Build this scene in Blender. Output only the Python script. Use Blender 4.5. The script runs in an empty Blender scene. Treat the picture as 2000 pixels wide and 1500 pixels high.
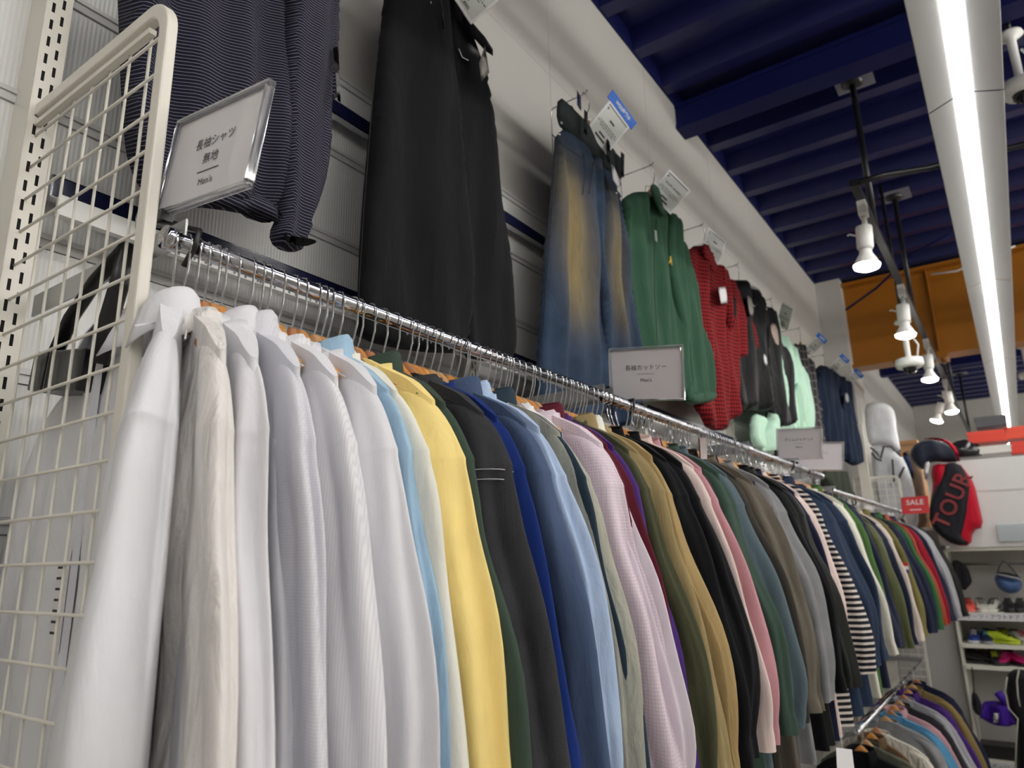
import bpy, math, random
import numpy as np
from mathutils import Vector, Matrix
from mathutils.geometry import delaunay_2d_cdt
random.seed(7)
C = bpy.context.scene.collection
PI = math.pi
ZC = 1.75                      # camera height; all layout heights below are relative to it
# ------------------------------------------------------------------ camera
F = 1382.0
PP = np.array([1000., 750.])
VY = np.array([2000., 1075.]); VZ = np.array([884., -4741.])
ey = np.array([*(VY-PP), F]); ey /= np.linalg.norm(ey)
ez = np.array([*(VZ-PP), F]); ez /= np.linalg.norm(ez)
ez = ez-ey*ez.dot(ey); ez /= np.linalg.norm(ez)
ex = np.cross(ey, ez)
cam_data = bpy.data.cameras.new('camera'); cam = bpy.data.objects.new('camera', cam_data); C.objects.link(cam)
cam_data.sensor_width = 36.0; cam_data.lens = F/2000*36.0
cam_data.clip_start = 0.02; cam_data.clip_end = 60
cam_data.dof.use_dof = True; cam_data.dof.focus_distance = 1.15; cam_data.dof.aperture_fstop = 5.6
R3 = Matrix(((ex[0], -ex[1], -ex[2]), (ey[0], -ey[1], -ey[2]), (ez[0], -ez[1], -ez[2])))
cam.matrix_world = Matrix.Translation((0, 0, ZC)) @ R3.to_4x4()
bpy.context.scene.camera = cam
# ------------------------------------------------------------------ world and exposure
w = bpy.data.worlds.new('world'); bpy.context.scene.world = w; w.use_nodes = True
w.node_tree.nodes['Background'].inputs[0].default_value = (0.8, 0.85, 0.95, 1)
w.node_tree.nodes['Background'].inputs[1].default_value = 0.25
vs = bpy.context.scene.view_settings
vs.view_transform = 'Standard'; vs.look = 'None'; vs.exposure = 0.0; vs.gamma = 1.0; vs.use_curve_mapping = False
LAMP = 22.0                    # strength of the fluorescent strips
SPOT = 30.0
FILL_BATTEN = 44.0  # strength of the added unseen battens

# layout helpers: where a line of sight through the photograph meets a real plane of the room
def ray(x, y):
    v = np.array([x-PP[0], y-PP[1], F]); return np.array([v@ex, v@ey, v@ez])
def onX(x, y, X): r = ray(x, y); r = r*X/r[0]; return Vector((r[0], r[1], r[2]+ZC))
def onY(x, y, Y): r = ray(x, y); r = r*Y/r[1]; return Vector((r[0], r[1], r[2]+ZC))
def onZ(x, y, Z): r = ray(x, y); r = r*(Z-ZC)/r[2]; return Vector((r[0], r[1], r[2]+ZC))

# ------------------------------------------------------------------ materials
def lin(c):
    return tuple(((v/255.)/12.92 if v/255. <= 0.04045 else ((v/255.+0.055)/1.055)**2.4) for v in c)+(1.0,)
MC = {}
def base_mat(name):
    m = bpy.data.materials.new(name); m.use_nodes = True
    return m, m.node_tree, m.node_tree.nodes['Principled BSDF']
def plain(name, col, rough=0.5, metal=0.0, bump=0.0, bscale=60, noise=0.0, emit=0, trans=0, alpha=1, spec=0.5, coat=0, nscale=8):
    if name in MC: return MC[name]
    m, nt, b = base_mat(name)
    b.inputs['Base Color'].default_value = lin(col)
    b.inputs['Roughness'].default_value = rough; b.inputs['Metallic'].default_value = metal
    b.inputs['Specular IOR Level'].default_value = spec
    if coat: b.inputs['Coat Weight'].default_value = coat
    if trans: b.inputs['Transmission Weight'].default_value = trans
    if alpha < 1: b.inputs['Alpha'].default_value = alpha
    if emit:
        b.inputs['Emission Color'].default_value = lin(col); b.inputs['Emission Strength'].default_value = emit
    tc = nt.nodes.new('ShaderNodeTexCoord')
    if noise:
        n = nt.nodes.new('ShaderNodeTexNoise'); n.inputs['Scale'].default_value = nscale; n.inputs['Detail'].default_value = 4
        nt.links.new(tc.outputs['Object'], n.inputs['Vector'])
        mx = nt.nodes.new('ShaderNodeMix'); mx.data_type = 'RGBA'
        mx.inputs['A'].default_value = lin(tuple(v*(1-noise) for v in col)); mx.inputs['B'].default_value = lin(tuple(min(255, v*(1+noise*0.6)) for v in col))
        nt.links.new(n.outputs['Fac'], mx.inputs['Factor']); nt.links.new(mx.outputs['Result'], b.inputs['Base Color'])
    if bump:
        n = nt.nodes.new('ShaderNodeTexNoise'); n.inputs['Scale'].default_value = bscale; n.inputs['Detail'].default_value = 5
        nt.links.new(tc.outputs['Object'], n.inputs['Vector'])
        bp = nt.nodes.new('ShaderNodeBump'); bp.inputs['Strength'].default_value = bump; bp.inputs['Distance'].default_value = 0.004
        nt.links.new(n.outputs['Fac'], bp.inputs['Height']); nt.links.new(bp.outputs['Normal'], b.inputs['Normal'])
    MC[name] = m; return m

def math_node(nt, op, a, b=None, c=None):
    n = nt.nodes.new('ShaderNodeMath'); n.operation = op
    for i, v in enumerate((a, b, c)):
        if v is None: continue
        if isinstance(v, (int, float)): n.inputs[i].default_value = v
        else: nt.links.new(v, n.inputs[i])
    return n.outputs[0]

def cloth(name, col, pattern=None, col2=None, pitch=0.02, duty=0.5, weave=900, wstr=0.25, wrinkle=0.5, rough=0.85, mottle=0.06, sheen=0.015, wscale=9, trans=0.0):
    """woven or knitted fabric: fine weave bump, soft wrinkles, slight mottling; optional stripe / check / twill / fade pattern"""
    if name in MC: return MC[name]
    m, nt, b = base_mat(name)
    b.inputs['Roughness'].default_value = rough; b.inputs['Sheen Weight'].default_value = sheen
    b.inputs['Specular IOR Level'].default_value = 0.12
    tc = nt.nodes.new('ShaderNodeTexCoord'); sep = nt.nodes.new('ShaderNodeSeparateXYZ')
    nt.links.new(tc.outputs['Object'], sep.inputs[0])
    X, Y, Z = sep.outputs
    n1 = nt.nodes.new('ShaderNodeTexNoise'); n1.inputs['Scale'].default_value = 14; n1.inputs['Detail'].default_value = 6
    nt.links.new(tc.outputs['Object'], n1.inputs['Vector'])
    mx = nt.nodes.new('ShaderNodeMix'); mx.data_type = 'RGBA'
    mx.inputs['A'].default_value = lin(tuple(v*(1-mottle) for v in col)); mx.inputs['B'].default_value = lin(tuple(min(255, v*(1+mottle)) for v in col))
    nt.links.new(n1.outputs['Fac'], mx.inputs['Factor'])
    colour = mx.outputs['Result']
    fac = None
    if pattern == 'stripe':       # horizontal stripes
        fac = math_node(nt, 'LESS_THAN', math_node(nt, 'FRACT', math_node(nt, 'DIVIDE', Z, pitch)), duty)
    elif pattern == 'check':
        a = math_node(nt, 'LESS_THAN', math_node(nt, 'FRACT', math_node(nt, 'DIVIDE', Z, pitch)), duty)
        h = math_node(nt, 'LESS_THAN', math_node(nt, 'FRACT', math_node(nt, 'DIVIDE', math_node(nt, 'ADD', X, Y), pitch)), duty)
        fac = math_node(nt, 'MULTIPLY', math_node(nt, 'ADD', a, h), 0.5)
    elif pattern == 'plaid':
        a = math_node(nt, 'LESS_THAN', math_node(nt, 'FRACT', math_node(nt, 'DIVIDE', Z, pitch)), duty)
        h = math_node(nt, 'LESS_THAN', math_node(nt, 'FRACT', math_node(nt, 'DIVIDE', math_node(nt, 'ADD', X, Y), pitch*0.8)), duty)
        fac = math_node(nt, 'MAXIMUM', a, h)
    elif pattern == 'vstripe':
        fac = math_node(nt, 'LESS_THAN', math_node(nt, 'FRACT', math_node(nt, 'DIVIDE', math_node(nt, 'ADD', X, Y), pitch)), duty)
    elif pattern == 'wear':
        at = nt.nodes.new('ShaderNodeAttribute'); at.attribute_name = 'wear'
        n2 = nt.nodes.new('ShaderNodeTexNoise'); n2.inputs['Scale'].default_value = 45; n2.inputs['Detail'].default_value = 8
        mp = nt.nodes.new('ShaderNodeMapping'); mp.inputs['Scale'].default_value = (1, 1, 0.25)
        nt.links.new(tc.outputs['Object'], mp.inputs[0]); nt.links.new(mp.outputs[0], n2.inputs['Vector'])
        fac = math_node(nt, 'MULTIPLY', at.outputs['Fac'], math_node(nt, 'ADD', 0.55, math_node(nt, 'MULTIPLY', n2.outputs['Fac'], 0.85)))
    if fac is not None:
        m2 = nt.nodes.new('ShaderNodeMix'); m2.data_type = 'RGBA'; m2.clamp_factor = True
        nt.links.new(fac, m2.inputs['Factor']); nt.links.new(colour, m2.inputs['A']); m2.inputs['B'].default_value = lin(col2)
        colour = m2.outputs['Result']
    nt.links.new(colour, b.inputs['Base Color'])
    nw = nt.nodes.new('ShaderNodeTexNoise'); nw.inputs['Scale'].default_value = wscale; nw.inputs['Detail'].default_value = 5; nw.inputs['Distortion'].default_value = 0.6
    mp = nt.nodes.new('ShaderNodeMapping'); mp.inputs['Scale'].default_value = (1.3, 1.3, 0.45)
    nt.links.new(tc.outputs['Object'], mp.inputs[0]); nt.links.new(mp.outputs[0], nw.inputs['Vector'])
    nf = nt.nodes.new('ShaderNodeTexNoise'); nf.inputs['Scale'].default_value = weave; nf.inputs['Detail'].default_value = 1
    nt.links.new(tc.outputs['Object'], nf.inputs['Vector'])
    b1 = nt.nodes.new('ShaderNodeBump'); b1.inputs['Strength'].default_value = wrinkle; b1.inputs['Distance'].default_value = 0.022
    nt.links.new(nw.outputs['Fac'], b1.inputs['Height'])
    b2 = nt.nodes.new('ShaderNodeBump'); b2.inputs['Strength'].default_value = wstr; b2.inputs['Distance'].default_value = 0.0008
    nt.links.new(nf.outputs['Fac'], b2.inputs['Height']); nt.links.new(b1.outputs['Normal'], b2.inputs['Normal'])
    nt.links.new(b2.outputs['Normal'], b.inputs['Normal'])
    MC[name] = m; return m

CHROME = plain('chrome', (196, 197, 202), 0.10, 1.0)
CREAM = plain('cream_enamel', (224, 220, 210), 0.35, noise=0.02)
WHITE = plain('white_paint', (228, 228, 226), 0.45)
BLACKP = plain('black_plastic', (22, 22, 23), 0.35)
DARK = plain('dark_inside', (14, 14, 15), 0.9)
INK = plain('dark_grey_ink', (50, 50, 54), 0.8)
PAPER = plain('white_paper', (226, 225, 228), 0.7)

# ------------------------------------------------------------------ object helpers
def tag(o, label, cat, group=None, kind=None):
    if label: o['label'] = label
    if cat: o['category'] = cat
    if group: o['group'] = group
    if kind: o['kind'] = kind
    return o
def link(name, me, parent=None, M=None):
    o = bpy.data.objects.new(name, me); C.objects.link(o)
    if M is not None: o.matrix_basis = M
    if parent is not None:
        o.parent = parent
        if parent.name in WR: o.matrix_parent_inverse = WR[parent.name].inverted()
    return o
WR = {}
def wroot(name, loc, label, cat, group=None):
    """a thing whose parts are modelled in room coordinates; the Empty sits at its base"""
    o = bpy.data.objects.new(name, None); C.objects.link(o); o.empty_display_size = 0.05; o.location = loc
    WR[o.name] = Matrix.Translation(loc)
    return tag(o, label, cat, group)
def empty(name, loc=(0, 0, 0), rz=0.0, label=None, cat=None, group=None, M=None):
    o = bpy.data.objects.new(name, None); C.objects.link(o); o.empty_display_size = 0.05
    if M is not None: o.matrix_basis = M
    else:
        o.location = loc; o.rotation_euler = (0, 0, rz)
    return tag(o, label, cat, group)
class MB:
    def __init__(s): s.v = []; s.f = []; s.sm = []
    def add(s, vs, fs, smooth=False):
        n = len(s.v); s.v += [tuple(v) for v in vs]; s.f += [tuple(i+n for i in f) for f in fs]; s.sm += [smooth]*len(fs); return s
    def box(s, a, b, M=None):
        x0, y0, z0 = a; x1, y1, z1 = b
        vs = [(x0, y0, z0), (x1, y0, z0), (x1, y1, z0), (x0, y1, z0), (x0, y0, z1), (x1, y0, z1), (x1, y1, z1), (x0, y1, z1)]
        if M is not None: vs = [M @ Vector(v) for v in vs]
        return s.add(vs, [(0, 3, 2, 1), (4, 5, 6, 7), (0, 1, 5, 4), (1, 2, 6, 5), (2, 3, 7, 6), (3, 0, 4, 7)])
    def tube(s, pts, r, n=8, cap=True, sq=1.0):
        pts = [Vector(p) for p in pts]; rs = r if isinstance(r, (list, tuple)) else [r]*len(pts)
        ring = []; vs = []; up = None
        for i, p in enumerate(pts):
            t = (pts[min(i+1, len(pts)-1)]-pts[max(i-1, 0)]).normalized()
            if up is None:
                up = Vector((0, 0, 1)) if abs(t.z) < 0.9 else Vector((1, 0, 0))
            a = t.cross(up)
            if a.length < 1e-5: a = t.orthogonal()
            a.normalize(); up = a.cross(t).normalized()
            for k in range(n):
                th = 2*PI*k/n
                vs.append(p+a*math.cos(th)*rs[i]+up*math.sin(th)*rs[i]*sq)
        fs = []
        for i in range(len(pts)-1):
            for k in range(n):
                k2 = (k+1) % n
                fs.append((i*n+k, i*n+k2, (i+1)*n+k2, (i+1)*n+k))
        if cap:
            fs.append(tuple(range(n-1, -1, -1))); fs.append(tuple((len(pts)-1)*n+k for k in range(n)))
        return s.add(vs, fs, True)
    def lathe(s, prof, M=None, n=20):
        vs = []
        for r, z in prof:
            for k in range(n):
                v = Vector((r*math.cos(2*PI*k/n), r*math.sin(2*PI*k/n), z)); vs.append(M @ v if M is not None else v)
        fs = [(i*n+k, i*n+(k+1) % n, (i+1)*n+(k+1) % n, (i+1)*n+k) for i in range(len(prof)-1) for k in range(n)]
        return s.add(vs, fs, True)
    def mesh(s, name):
        me = bpy.data.meshes.new(name); me.from_pydata(s.v, [], s.f); me.update()
        me.polygons.foreach_set('use_smooth', s.sm); return me
    def build(s, name, mat, parent=None, M=None):
        me = s.mesh(name); me.materials.append(mat); return link(name, me, parent, M)
def rbox(name, a, b, mat, parent=None, r=0.003, M=None):
    o = MB().box(a, b).build(name, mat, parent, M)
    md = o.modifiers.new('bevel', 'BEVEL'); md.width = r; md.segments = 2; md.limit_method = 'ANGLE'
    return o
DEPS = None
def text(body, size, M, mat, parent=None, name='lettering', align='CENTER', ext=0.0, bold=0.0, scale_x=1.0):
    cu = bpy.data.curves.new('t', 'FONT'); cu.body = body; cu.size = size; cu.align_x = align; cu.align_y = 'CENTER'
    cu.extrude = ext; cu.offset = bold; cu.space_character = 1.05; cu.resolution_u = 3
    t = bpy.data.objects.new('t', cu); C.objects.link(t)
    dg = bpy.context.evaluated_depsgraph_get()
    me = bpy.data.meshes.new_from_object(t.evaluated_get(dg)); me.name = name
    bpy.data.objects.remove(t); bpy.data.curves.remove(cu)
    me.materials.clear(); me.materials.append(mat)
    if scale_x != 1.0: me.transform(Matrix.Diagonal((scale_x, 1, 1, 1)))
    if parent is not None and M is not None: me.transform(M)
    o = link(name, me, parent)
    if parent is None: o.matrix_basis = M
    return o
def frame_mat(c, u, v, scale=1.0):
    u = Vector(u).normalized(); v = Vector(v); v = (v-u*v.dot(u)).normalized(); n = u.cross(v)
    return Matrix(((u.x, v.x, n.x, c[0]), (u.y, v.y, n.y, c[1]), (u.z, v.z, n.z, c[2]), (0, 0, 0, 1)))

def chaikin(p, k=2):
    for _ in range(k):
        q = []
        for i in range(len(p)):
            a = p[i]; b = p[(i+1) % len(p)]
            q.append(a*0.75+b*0.25); q.append(a*0.25+b*0.75)
        p = q
    return p
def puff(name, pts, org, u, v, T, mat, parent=None, res=0.02, fold=None, smooth=1, back=0.35, edge=0.03, off=0.0, wear=None):
    """a soft piece with real thickness: the outline pts (3D points lying near the plane) is filled, swollen and creased"""
    org = Vector(org); u = Vector(u).normalized(); v = Vector(v).normalized(); n = u.cross(v)
    P2 = [np.array([(Vector(p)-org).dot(u), (Vector(p)-org).dot(v)]) for p in pts]
    P2 = chaikin(P2, smooth)
    area = sum(P2[i][0]*P2[(i+1) % len(P2)][1]-P2[(i+1) % len(P2)][0]*P2[i][1] for i in range(len(P2)))
    if area < 0: P2 = P2[::-1]
    B = []
    for i in range(len(P2)):
        a, b = P2[i], P2[(i+1) % len(P2)]; L = np.linalg.norm(b-a); k = max(1, int(round(L/res)))
        for j in range(k): B.append(a+(b-a)*j/k)
    B = np.array(B); nb = len(B)
    A2 = B; B2 = np.roll(B, -1, axis=0)
    x0, y0 = B.min(0); x1, y1 = B.max(0)
    gx, gy = np.meshgrid(np.arange(x0, x1, res), np.arange(y0, y1, res)); gx = gx+(np.arange(gx.shape[0]) % 2)[:, None]*res*0.5
    G = np.stack([gx.ravel(), gy.ravel()], 1)
    def dist(Q):
        d = B2-A2; l2 = (d**2).sum(1)+1e-12
        w_ = Q[:, None, :]-A2[None]; t = np.clip((w_*d[None]).sum(2)/l2, 0, 1)
        return np.sqrt(((w_-t[..., None]*d[None])**2).sum(2)).min(1)
    cr = ((A2[None, :, 1] > G[:, None, 1]) != (B2[None, :, 1] > G[:, None, 1])) & (G[:, None, 0] < (B2[None, :, 0]-A2[None, :, 0])*(G[:, None, 1]-A2[None, :, 1])/(B2[None, :, 1]-A2[None, :, 1]+1e-12)+A2[None, :, 0])
    G = G[(cr.sum(1) % 2) == 1]
    if len(G): G = G[dist(G) > res*0.45]
    allp = [Vector(p) for p in B]+[Vector(p) for p in G]
    vs, _, fs, ov, _, _ = delaunay_2d_cdt(allp, [(i, (i+1) % nb) for i in range(nb)], [], 1, 1e-6)
    V = np.array([(q.x, q.y) for q in vs]); d = dist(V)
    bd = d < 1e-5
    h = np.sqrt(np.clip(1-(1-np.clip(d/(edge*0.55), 0, 1))**2, 0, 1))
    fr = T*0.62*h; bk = -T*back*h
    if fold is not None:
        fv = 1.25*fold(V[:, 0], V[:, 1])*h; fr = fr+fv; bk = bk+fv*0.6
    out = []; idx = {}
    for i in range(len(V)): out.append(org+u*V[i, 0]+v*V[i, 1]+n*(fr[i]+off))
    N = len(V); m = N; bi = {}
    for i in range(N):
        if bd[i]: bi[i] = i
        else:
            bi[i] = m; m += 1; out.append(org+u*V[i, 0]+v*V[i, 1]+n*(bk[i]+off))
    faces = [tuple(f) for f in fs]+[tuple(bi[k] for k in reversed(f)) for f in fs]
    me = bpy.data.meshes.new(name); me.from_pydata([tuple(p) for p in out], [], faces); me.update()
    me.polygons.foreach_set('use_smooth', [True]*len(faces)); me.materials.append(mat)
    if wear is not None:
        at = me.attributes.new('wear', 'FLOAT', 'POINT'); vals = wear(V[:, 0], V[:, 1])
        arr = np.zeros(m); arr[:N] = vals
        for i in range(N):
            arr[bi[i]] = vals[i]
        at.data.foreach_set('value', arr)
    return link(name, me, parent)
def folds(amp, freq=28, seed=0, lean=0.0):
    rg = np.random.default_rng(seed); ph = rg.uniform(0, 6.28, 6)
    def f(x, y):
        xx = x+lean*y
        return amp*(np.sin(freq*xx+ph[0]+1.3*np.sin(3*y+ph[1]))+0.6*np.sin(freq*1.9*xx+ph[2]+1.1*np.sin(5*y+ph[3]))+0.35*np.sin(14*y+9*x+ph[4]))
    return f

# ================================================================== the room
WX = -1.30; CZ = 2.635+ZC; FARY = 15.0; RX = 6.5; BY = -4.0
wallm = plain('wall_paint', (194, 192, 187), 0.6, noise=0.015, nscale=3)
bluem = plain('blue_deck_paint', (26, 30, 80), 0.3, noise=0.05, nscale=2, spec=0.35)
bluem2 = plain('blue_beam_paint', (20, 25, 76), 0.5, spec=0.15)
def struct(name, mb, mat, M=None):
    o = mb.build(name, mat, None, M); o['kind'] = 'structure'; return o
m = MB().box((WX-0.15, BY, 0), (WX, FARY, CZ+0.3)); wl = struct('wall_left', m, wallm)
struct('wall_back', MB().box((WX-0.15, FARY, 0), (RX+0.15, FARY+0.15, CZ+0.3)), wallm)
struct('wall_right', MB().box((RX, BY, 0), (RX+0.15, FARY, CZ+0.3)), wallm)
struct('wall_front', MB().box((WX-0.15, BY-0.15, 0), (RX+0.15, BY, CZ+0.3)), wallm)
struct('floor', MB().box((WX-0.15, BY-0.15, -0.1), (RX+0.15, FARY+0.15, 0)), plain('vinyl_floor', (165, 158, 148), 0.3, noise=0.05))
# ceiling: trapezoidal steel deck, ribs running across the room
pitch = 0.378; prof = []
y = BY; k = 0
y0 = 3.05-pitch*20
while y0+pitch*k < FARY+0.2:
    yy = y0+pitch*k
    prof += [(yy, CZ), (yy+0.085, CZ), (yy+0.125, CZ+0.11), (yy+pitch-0.04, CZ+0.11)]
    k += 1
vs_ = []
for yy, zz in prof: vs_ += [(WX-0.1, yy, zz), (RX+0.1, yy, zz)]
struct('ceiling', MB().add(vs_, [(2*i, 2*i+1, 2*i+3, 2*i+2) for i in range(len(prof)-1)]), bluem)
# closure plates where the deck flutes end at the left wall
struct('trim_7', MB().box((WX-0.05, BY, CZ-0.002), (WX+0.012, FARY, CZ+0.12)), bluem2)
# beams under the deck
for n_, yb in enumerate((3.70, 11.2, -1.2)):
    m = MB().box((WX-0.02, yb-0.07, CZ-0.16), (RX, yb+0.07, CZ-0.13)).box((WX-0.02, yb-0.02, CZ-0.13), (RX, yb+0.02, CZ)).box((WX-0.02, yb-0.07, CZ-0.02), (RX, yb+0.07, CZ+0.005))
    m.box((WX-0.02, yb-0.06, CZ-0.13), (RX, yb-0.045, CZ-0.02))
    struct('trim_%d' % (1+n_), m, bluem2)
# boxed column on the left wall
struct('trim_4', MB().box((WX, 7.2, 0), (-1.07, 7.75, CZ)), wallm)
# wall board joints
jm = plain('board_joint', (176, 175, 172), 0.8)
m = MB()
for yj in (2.19, 3.19, 4.17, 5.06, 6.1): m.box((WX-0.001, yj-0.0015, 1.25+ZC), (WX+0.0008, yj+0.0015, CZ))
m.box((WX-0.001, BY, 1.955+ZC), (WX+0.0008, 7.2, 1.958+ZC))
struct('trim_5', m, jm)
# wall finish of the display zone: fluted white panels between flat aluminium-like trims
flu = plain('fluted_panel', (224, 225, 226), 0.4)
def fluted(mat):
    m = bpy.data.materials.new('fluted_white_panel'); m.use_nodes = True; nt = m.node_tree; b = nt.nodes['Principled BSDF']
    b.inputs['Base Color'].default_value = lin((216, 216, 215)); b.inputs['Roughness'].default_value = 0.4
    tc = nt.nodes.new('ShaderNodeTexCoord'); sp = nt.nodes.new('ShaderNodeSeparateXYZ'); nt.links.new(tc.outputs['Object'], sp.inputs[0])
    s_ = math_node(nt, 'SINE', math_node(nt, 'MULTIPLY', sp.outputs[1], 2*PI/0.008))
    bp = nt.nodes.new('ShaderNodeBump'); bp.inputs['Strength'].default_value = 0.35; bp.inputs['Distance'].default_value = 0.001
    nt.links.new(s_, bp.inputs['Height']); nt.links.new(bp.outputs['Normal'], b.inputs['Normal']); return m
flu = fluted(None)
zt = [1.25, 1.03, 0.79, 0.55, 0.31, 0.07, -0.17, -0.41, -0.65, -0.89, -1.2]
m = MB()
for a, b in zip(zt[:-1], zt[1:]): m.box((WX, 0.30, b+0.014+ZC), (WX+0.008, 7.2, a-0.014+ZC))
struct('wall_panel', m, flu)
m = MB()
for a in zt:
    m.box((WX, 0.30, a-0.013+ZC), (WX+0.013, 7.2, a+0.013+ZC)); m.box((WX+0.013, 0.30, a+0.002+ZC), (WX+0.017, 7.2, a+0.010+ZC))
struct('trim_6', m, plain('trim_grey', (196, 196, 196), 0.35))
# orange steel girder across the room
orm = plain('orange_girder_paint', (158, 98, 16), 0.4, noise=0.12, nscale=3)
g = wroot('girder', (2.5, 7.3, 1.76+ZC), 'orange painted steel girder spanning the shop below the blue deck', 'girder')
MB().box((-1.07, 7.34, 1.76+ZC), (RX, 7.37, 2.57+ZC)).build('web', orm, g)
MB().box((-1.07, 7.24, 1.73+ZC), (RX, 7.47, 1.76+ZC)).build('bottom_flange', orm, g)
MB().box((-1.07, 7.24, 2.56+ZC), (RX, 7.47, 2.59+ZC)).build('top_flange', orm, g)
m = MB(); m.box((-0.72, 7.22, 1.70+ZC), (-0.28, 7.48, 1.73+ZC)); m.build('splice_plate', orm, g)
for i in range(5):
    for zz in (1.70,):
        MB().lathe([(0, -0.05), (0.018, -0.05), (0.02, -0.045), (0.03, -0.03), (0.03, 0.0)], Matrix.Translation((-0.68+0.09*i, 7.28, zz+ZC)), 8).build('bolt', orm, g)
for xx in (-0.35, 0.9, 2.1, 3.4): MB().box((xx, 7.30, 1.76+ZC), (xx+0.012, 7.345, 2.56+ZC)).build('stiffener', orm, g)
# ================================================================== ceiling lamps
def strip(x0, yA, yB, z, label, first=False):
    L = yB-yA
    r = wroot('strip_light', (x0+0.12, yA, z), label, 'ceiling light', 'long fluorescent strips hung under the blue deck')
    alu = plain('alu_reflector', (186, 187, 189), 0.35, 0.1, bump=0.12, bscale=6)
    m = MB()
    pr_ = [(0.0, 0.05), (0.0, -0.024), (0.003, -0.026), (0.088, 0.006), (0.090, 0.02), (0.150, 0.02), (0.152, 0.006), (0.240, -0.026), (0.243, -0.024), (0.243, 0.05)]
    nseg = max(1, int(round(L/2.4)))
    for s_ in range(nseg):
        a = yA+L*s_/nseg+0.004; b = yA+L*(s_+1)/nseg-0.004
        seg = MB(); vv = []
        for px, pz in pr_: vv += [(x0+px, a, z+pz), (x0+px, b, z+pz)]
        seg.add(vv, [(2*i, 2*i+1, 2*i+3, 2*i+2) for i in range(len(pr_)-1)])
        seg.build('reflector', alu, r)
        em = plain('fluorescent_tube', (255, 253, 248), 0.5, emit=LAMP)
        MB().box((x0+0.093, a, z+0.003), (x0+0.147, b, z+0.018)).build('tube', em, r)
    MB().box((x0+0.09, yA, z+0.024), (x0+0.15, yB, z+0.045)).build('housing', WHITE, r)
    for yy in (yA+0.8, (yA+yB)/2, yB-0.8): MB().tube([(x0+0.12, yy, z+0.04), (x0+0.12, yy, CZ+0.05)], 0.008, 6).build('hanger_rod', WHITE, r)
    return r
ZL = 1.665+ZC
strip(-0.037, 0.6, 14.4, ZL, 'long glowing strip light in a white metal trough above the clothes aisle')
def batten(x, ya, yb, z, label):  # added out-of-view tubes, left bare so they brighten the upper wall sideways
    r = wroot('fill_batten', (x, ya, z), label, 'ceiling light', 'added unseen tube battens filling light from the right')
    MB().box((x-0.04, ya, z+0.03), (x+0.04, yb, z+0.08)).build('housing', WHITE, r)
    MB().tube([(x, ya, z), (x, yb, z)], 0.02, 10).build('tube', plain('fill_batten_tube', (255, 252, 246), 0.5, emit=FILL_BATTEN), r)
    for yy in (ya+0.6, yb-0.6): MB().tube([(x, yy, z+0.08), (x, yy, CZ+0.05)], 0.008, 6).build('hanger_rod', WHITE, r)
for i, xx in enumerate((1.9, 3.6, 5.3)):
    batten(xx, -3.2, 14.0, 2.05+ZC, 'added unseen bare tube batten, %s one to the right of the frame' % ('first', 'second', 'third')[i])
strip(-0.037, -3.4, 0.2, ZL, 'strip light in a white trough behind the photographer, out of frame')
TX = -0.385; TZ = 1.70+ZC
tr = wroot('light_track', (TX, 3.36, TZ), 'black lighting track hung on two black poles beside the strip light', 'light track')
BLK = plain('black_track_metal', (24, 25, 30), 0.35)
MB().box((TX-0.018, 3.40, TZ-0.02), (TX+0.018, 14.0, TZ+0.015)).build('rail', BLK, tr)
MB().tube([(TX, 3.42, TZ), (TX+0.12, 3.46, TZ+0.02), (TX+0.30, 3.60, TZ+0.06), (TX+0.7, 3.66, TZ+0.07), (TX+3.0, 3.6, TZ+0.07)], 0.016, 8).build('branch_bar', BLK, tr)
for yy in (4.03, 5.69, 8.6, 9.6, 12.5):
    p_ = MB().tube([(TX+0.0, yy, TZ), (TX+0.0, yy, CZ)], 0.017, 10).build('pole', BLK, tr)
    MB().lathe([(0.0, 0), (0.055, 0), (0.06, -0.02), (0.03, -0.035), (0.0, -0.035)], Matrix.Translation((TX, yy, CZ)), 16).build('ceiling_rose', BLK, p_)
    MB().box((TX-0.09, yy-0.10, CZ-0.004), (TX+0.11, yy+0.10, CZ)).build('ceiling_plate', plain('grey_plate', (120, 120, 135), 0.5), p_)
bulbm = plain('bulb_glow', (255, 252, 240), 0.4, emit=SPOT)
def spot(x, y, z, tilt, label):
    M = Matrix.Translation((x, y, z)) @ Matrix.Rotation(tilt, 4, 'Y')
    r = empty('spotlight', M=Matrix.Translation((x, y, z)), label=label, cat='spotlight', group='white spotlights on the black track')
    T = Matrix.Rotation(tilt, 4, 'Y')
    rbox('adapter', (-0.02, -0.035, -0.075), (0.02, 0.035, 0.0), WHITE, r)
    MB().tube([(0, 0, -0.07), (0, 0, -0.15)], 0.012, 8).build('stem', WHITE, r)
    MB().lathe([(0.0, -0.13), (0.036, -0.13), (0.038, -0.14), (0.038, -0.235), (0.030, -0.25), (0.0, -0.25)], T, 20).build('housing', WHITE, r)
    b = MB().lathe([(0.026, -0.245), (0.030, -0.27), (0.052, -0.31), (0.060, -0.328)], T, 24).build('bulb', plain('bulb_white', (235, 235, 232), 0.4), r)
    MB().lathe([(0.060, -0.328), (0.056, -0.342), (0.035, -0.352), (0.0, -0.355)], T, 24).build('lens', bulbm, b)
    MB().tube([(-0.04, 0, -0.17), (-0.075, 0.0, -0.15), (-0.085, 0, -0.155)], 0.005, 6).build('handle', WHITE, r)
spot(TX, 3.60, TZ-0.02, 0.06, 'nearest white spotlight of the track, glowing, just above the red-orange haze of the aisle'.replace(', just above the red-orange haze of the aisle', ', with a small side lever'))
spot(TX, 4.98, TZ-0.02, 0.05, 'second white spotlight from the front of the track, in front of the orange girder')
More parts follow.
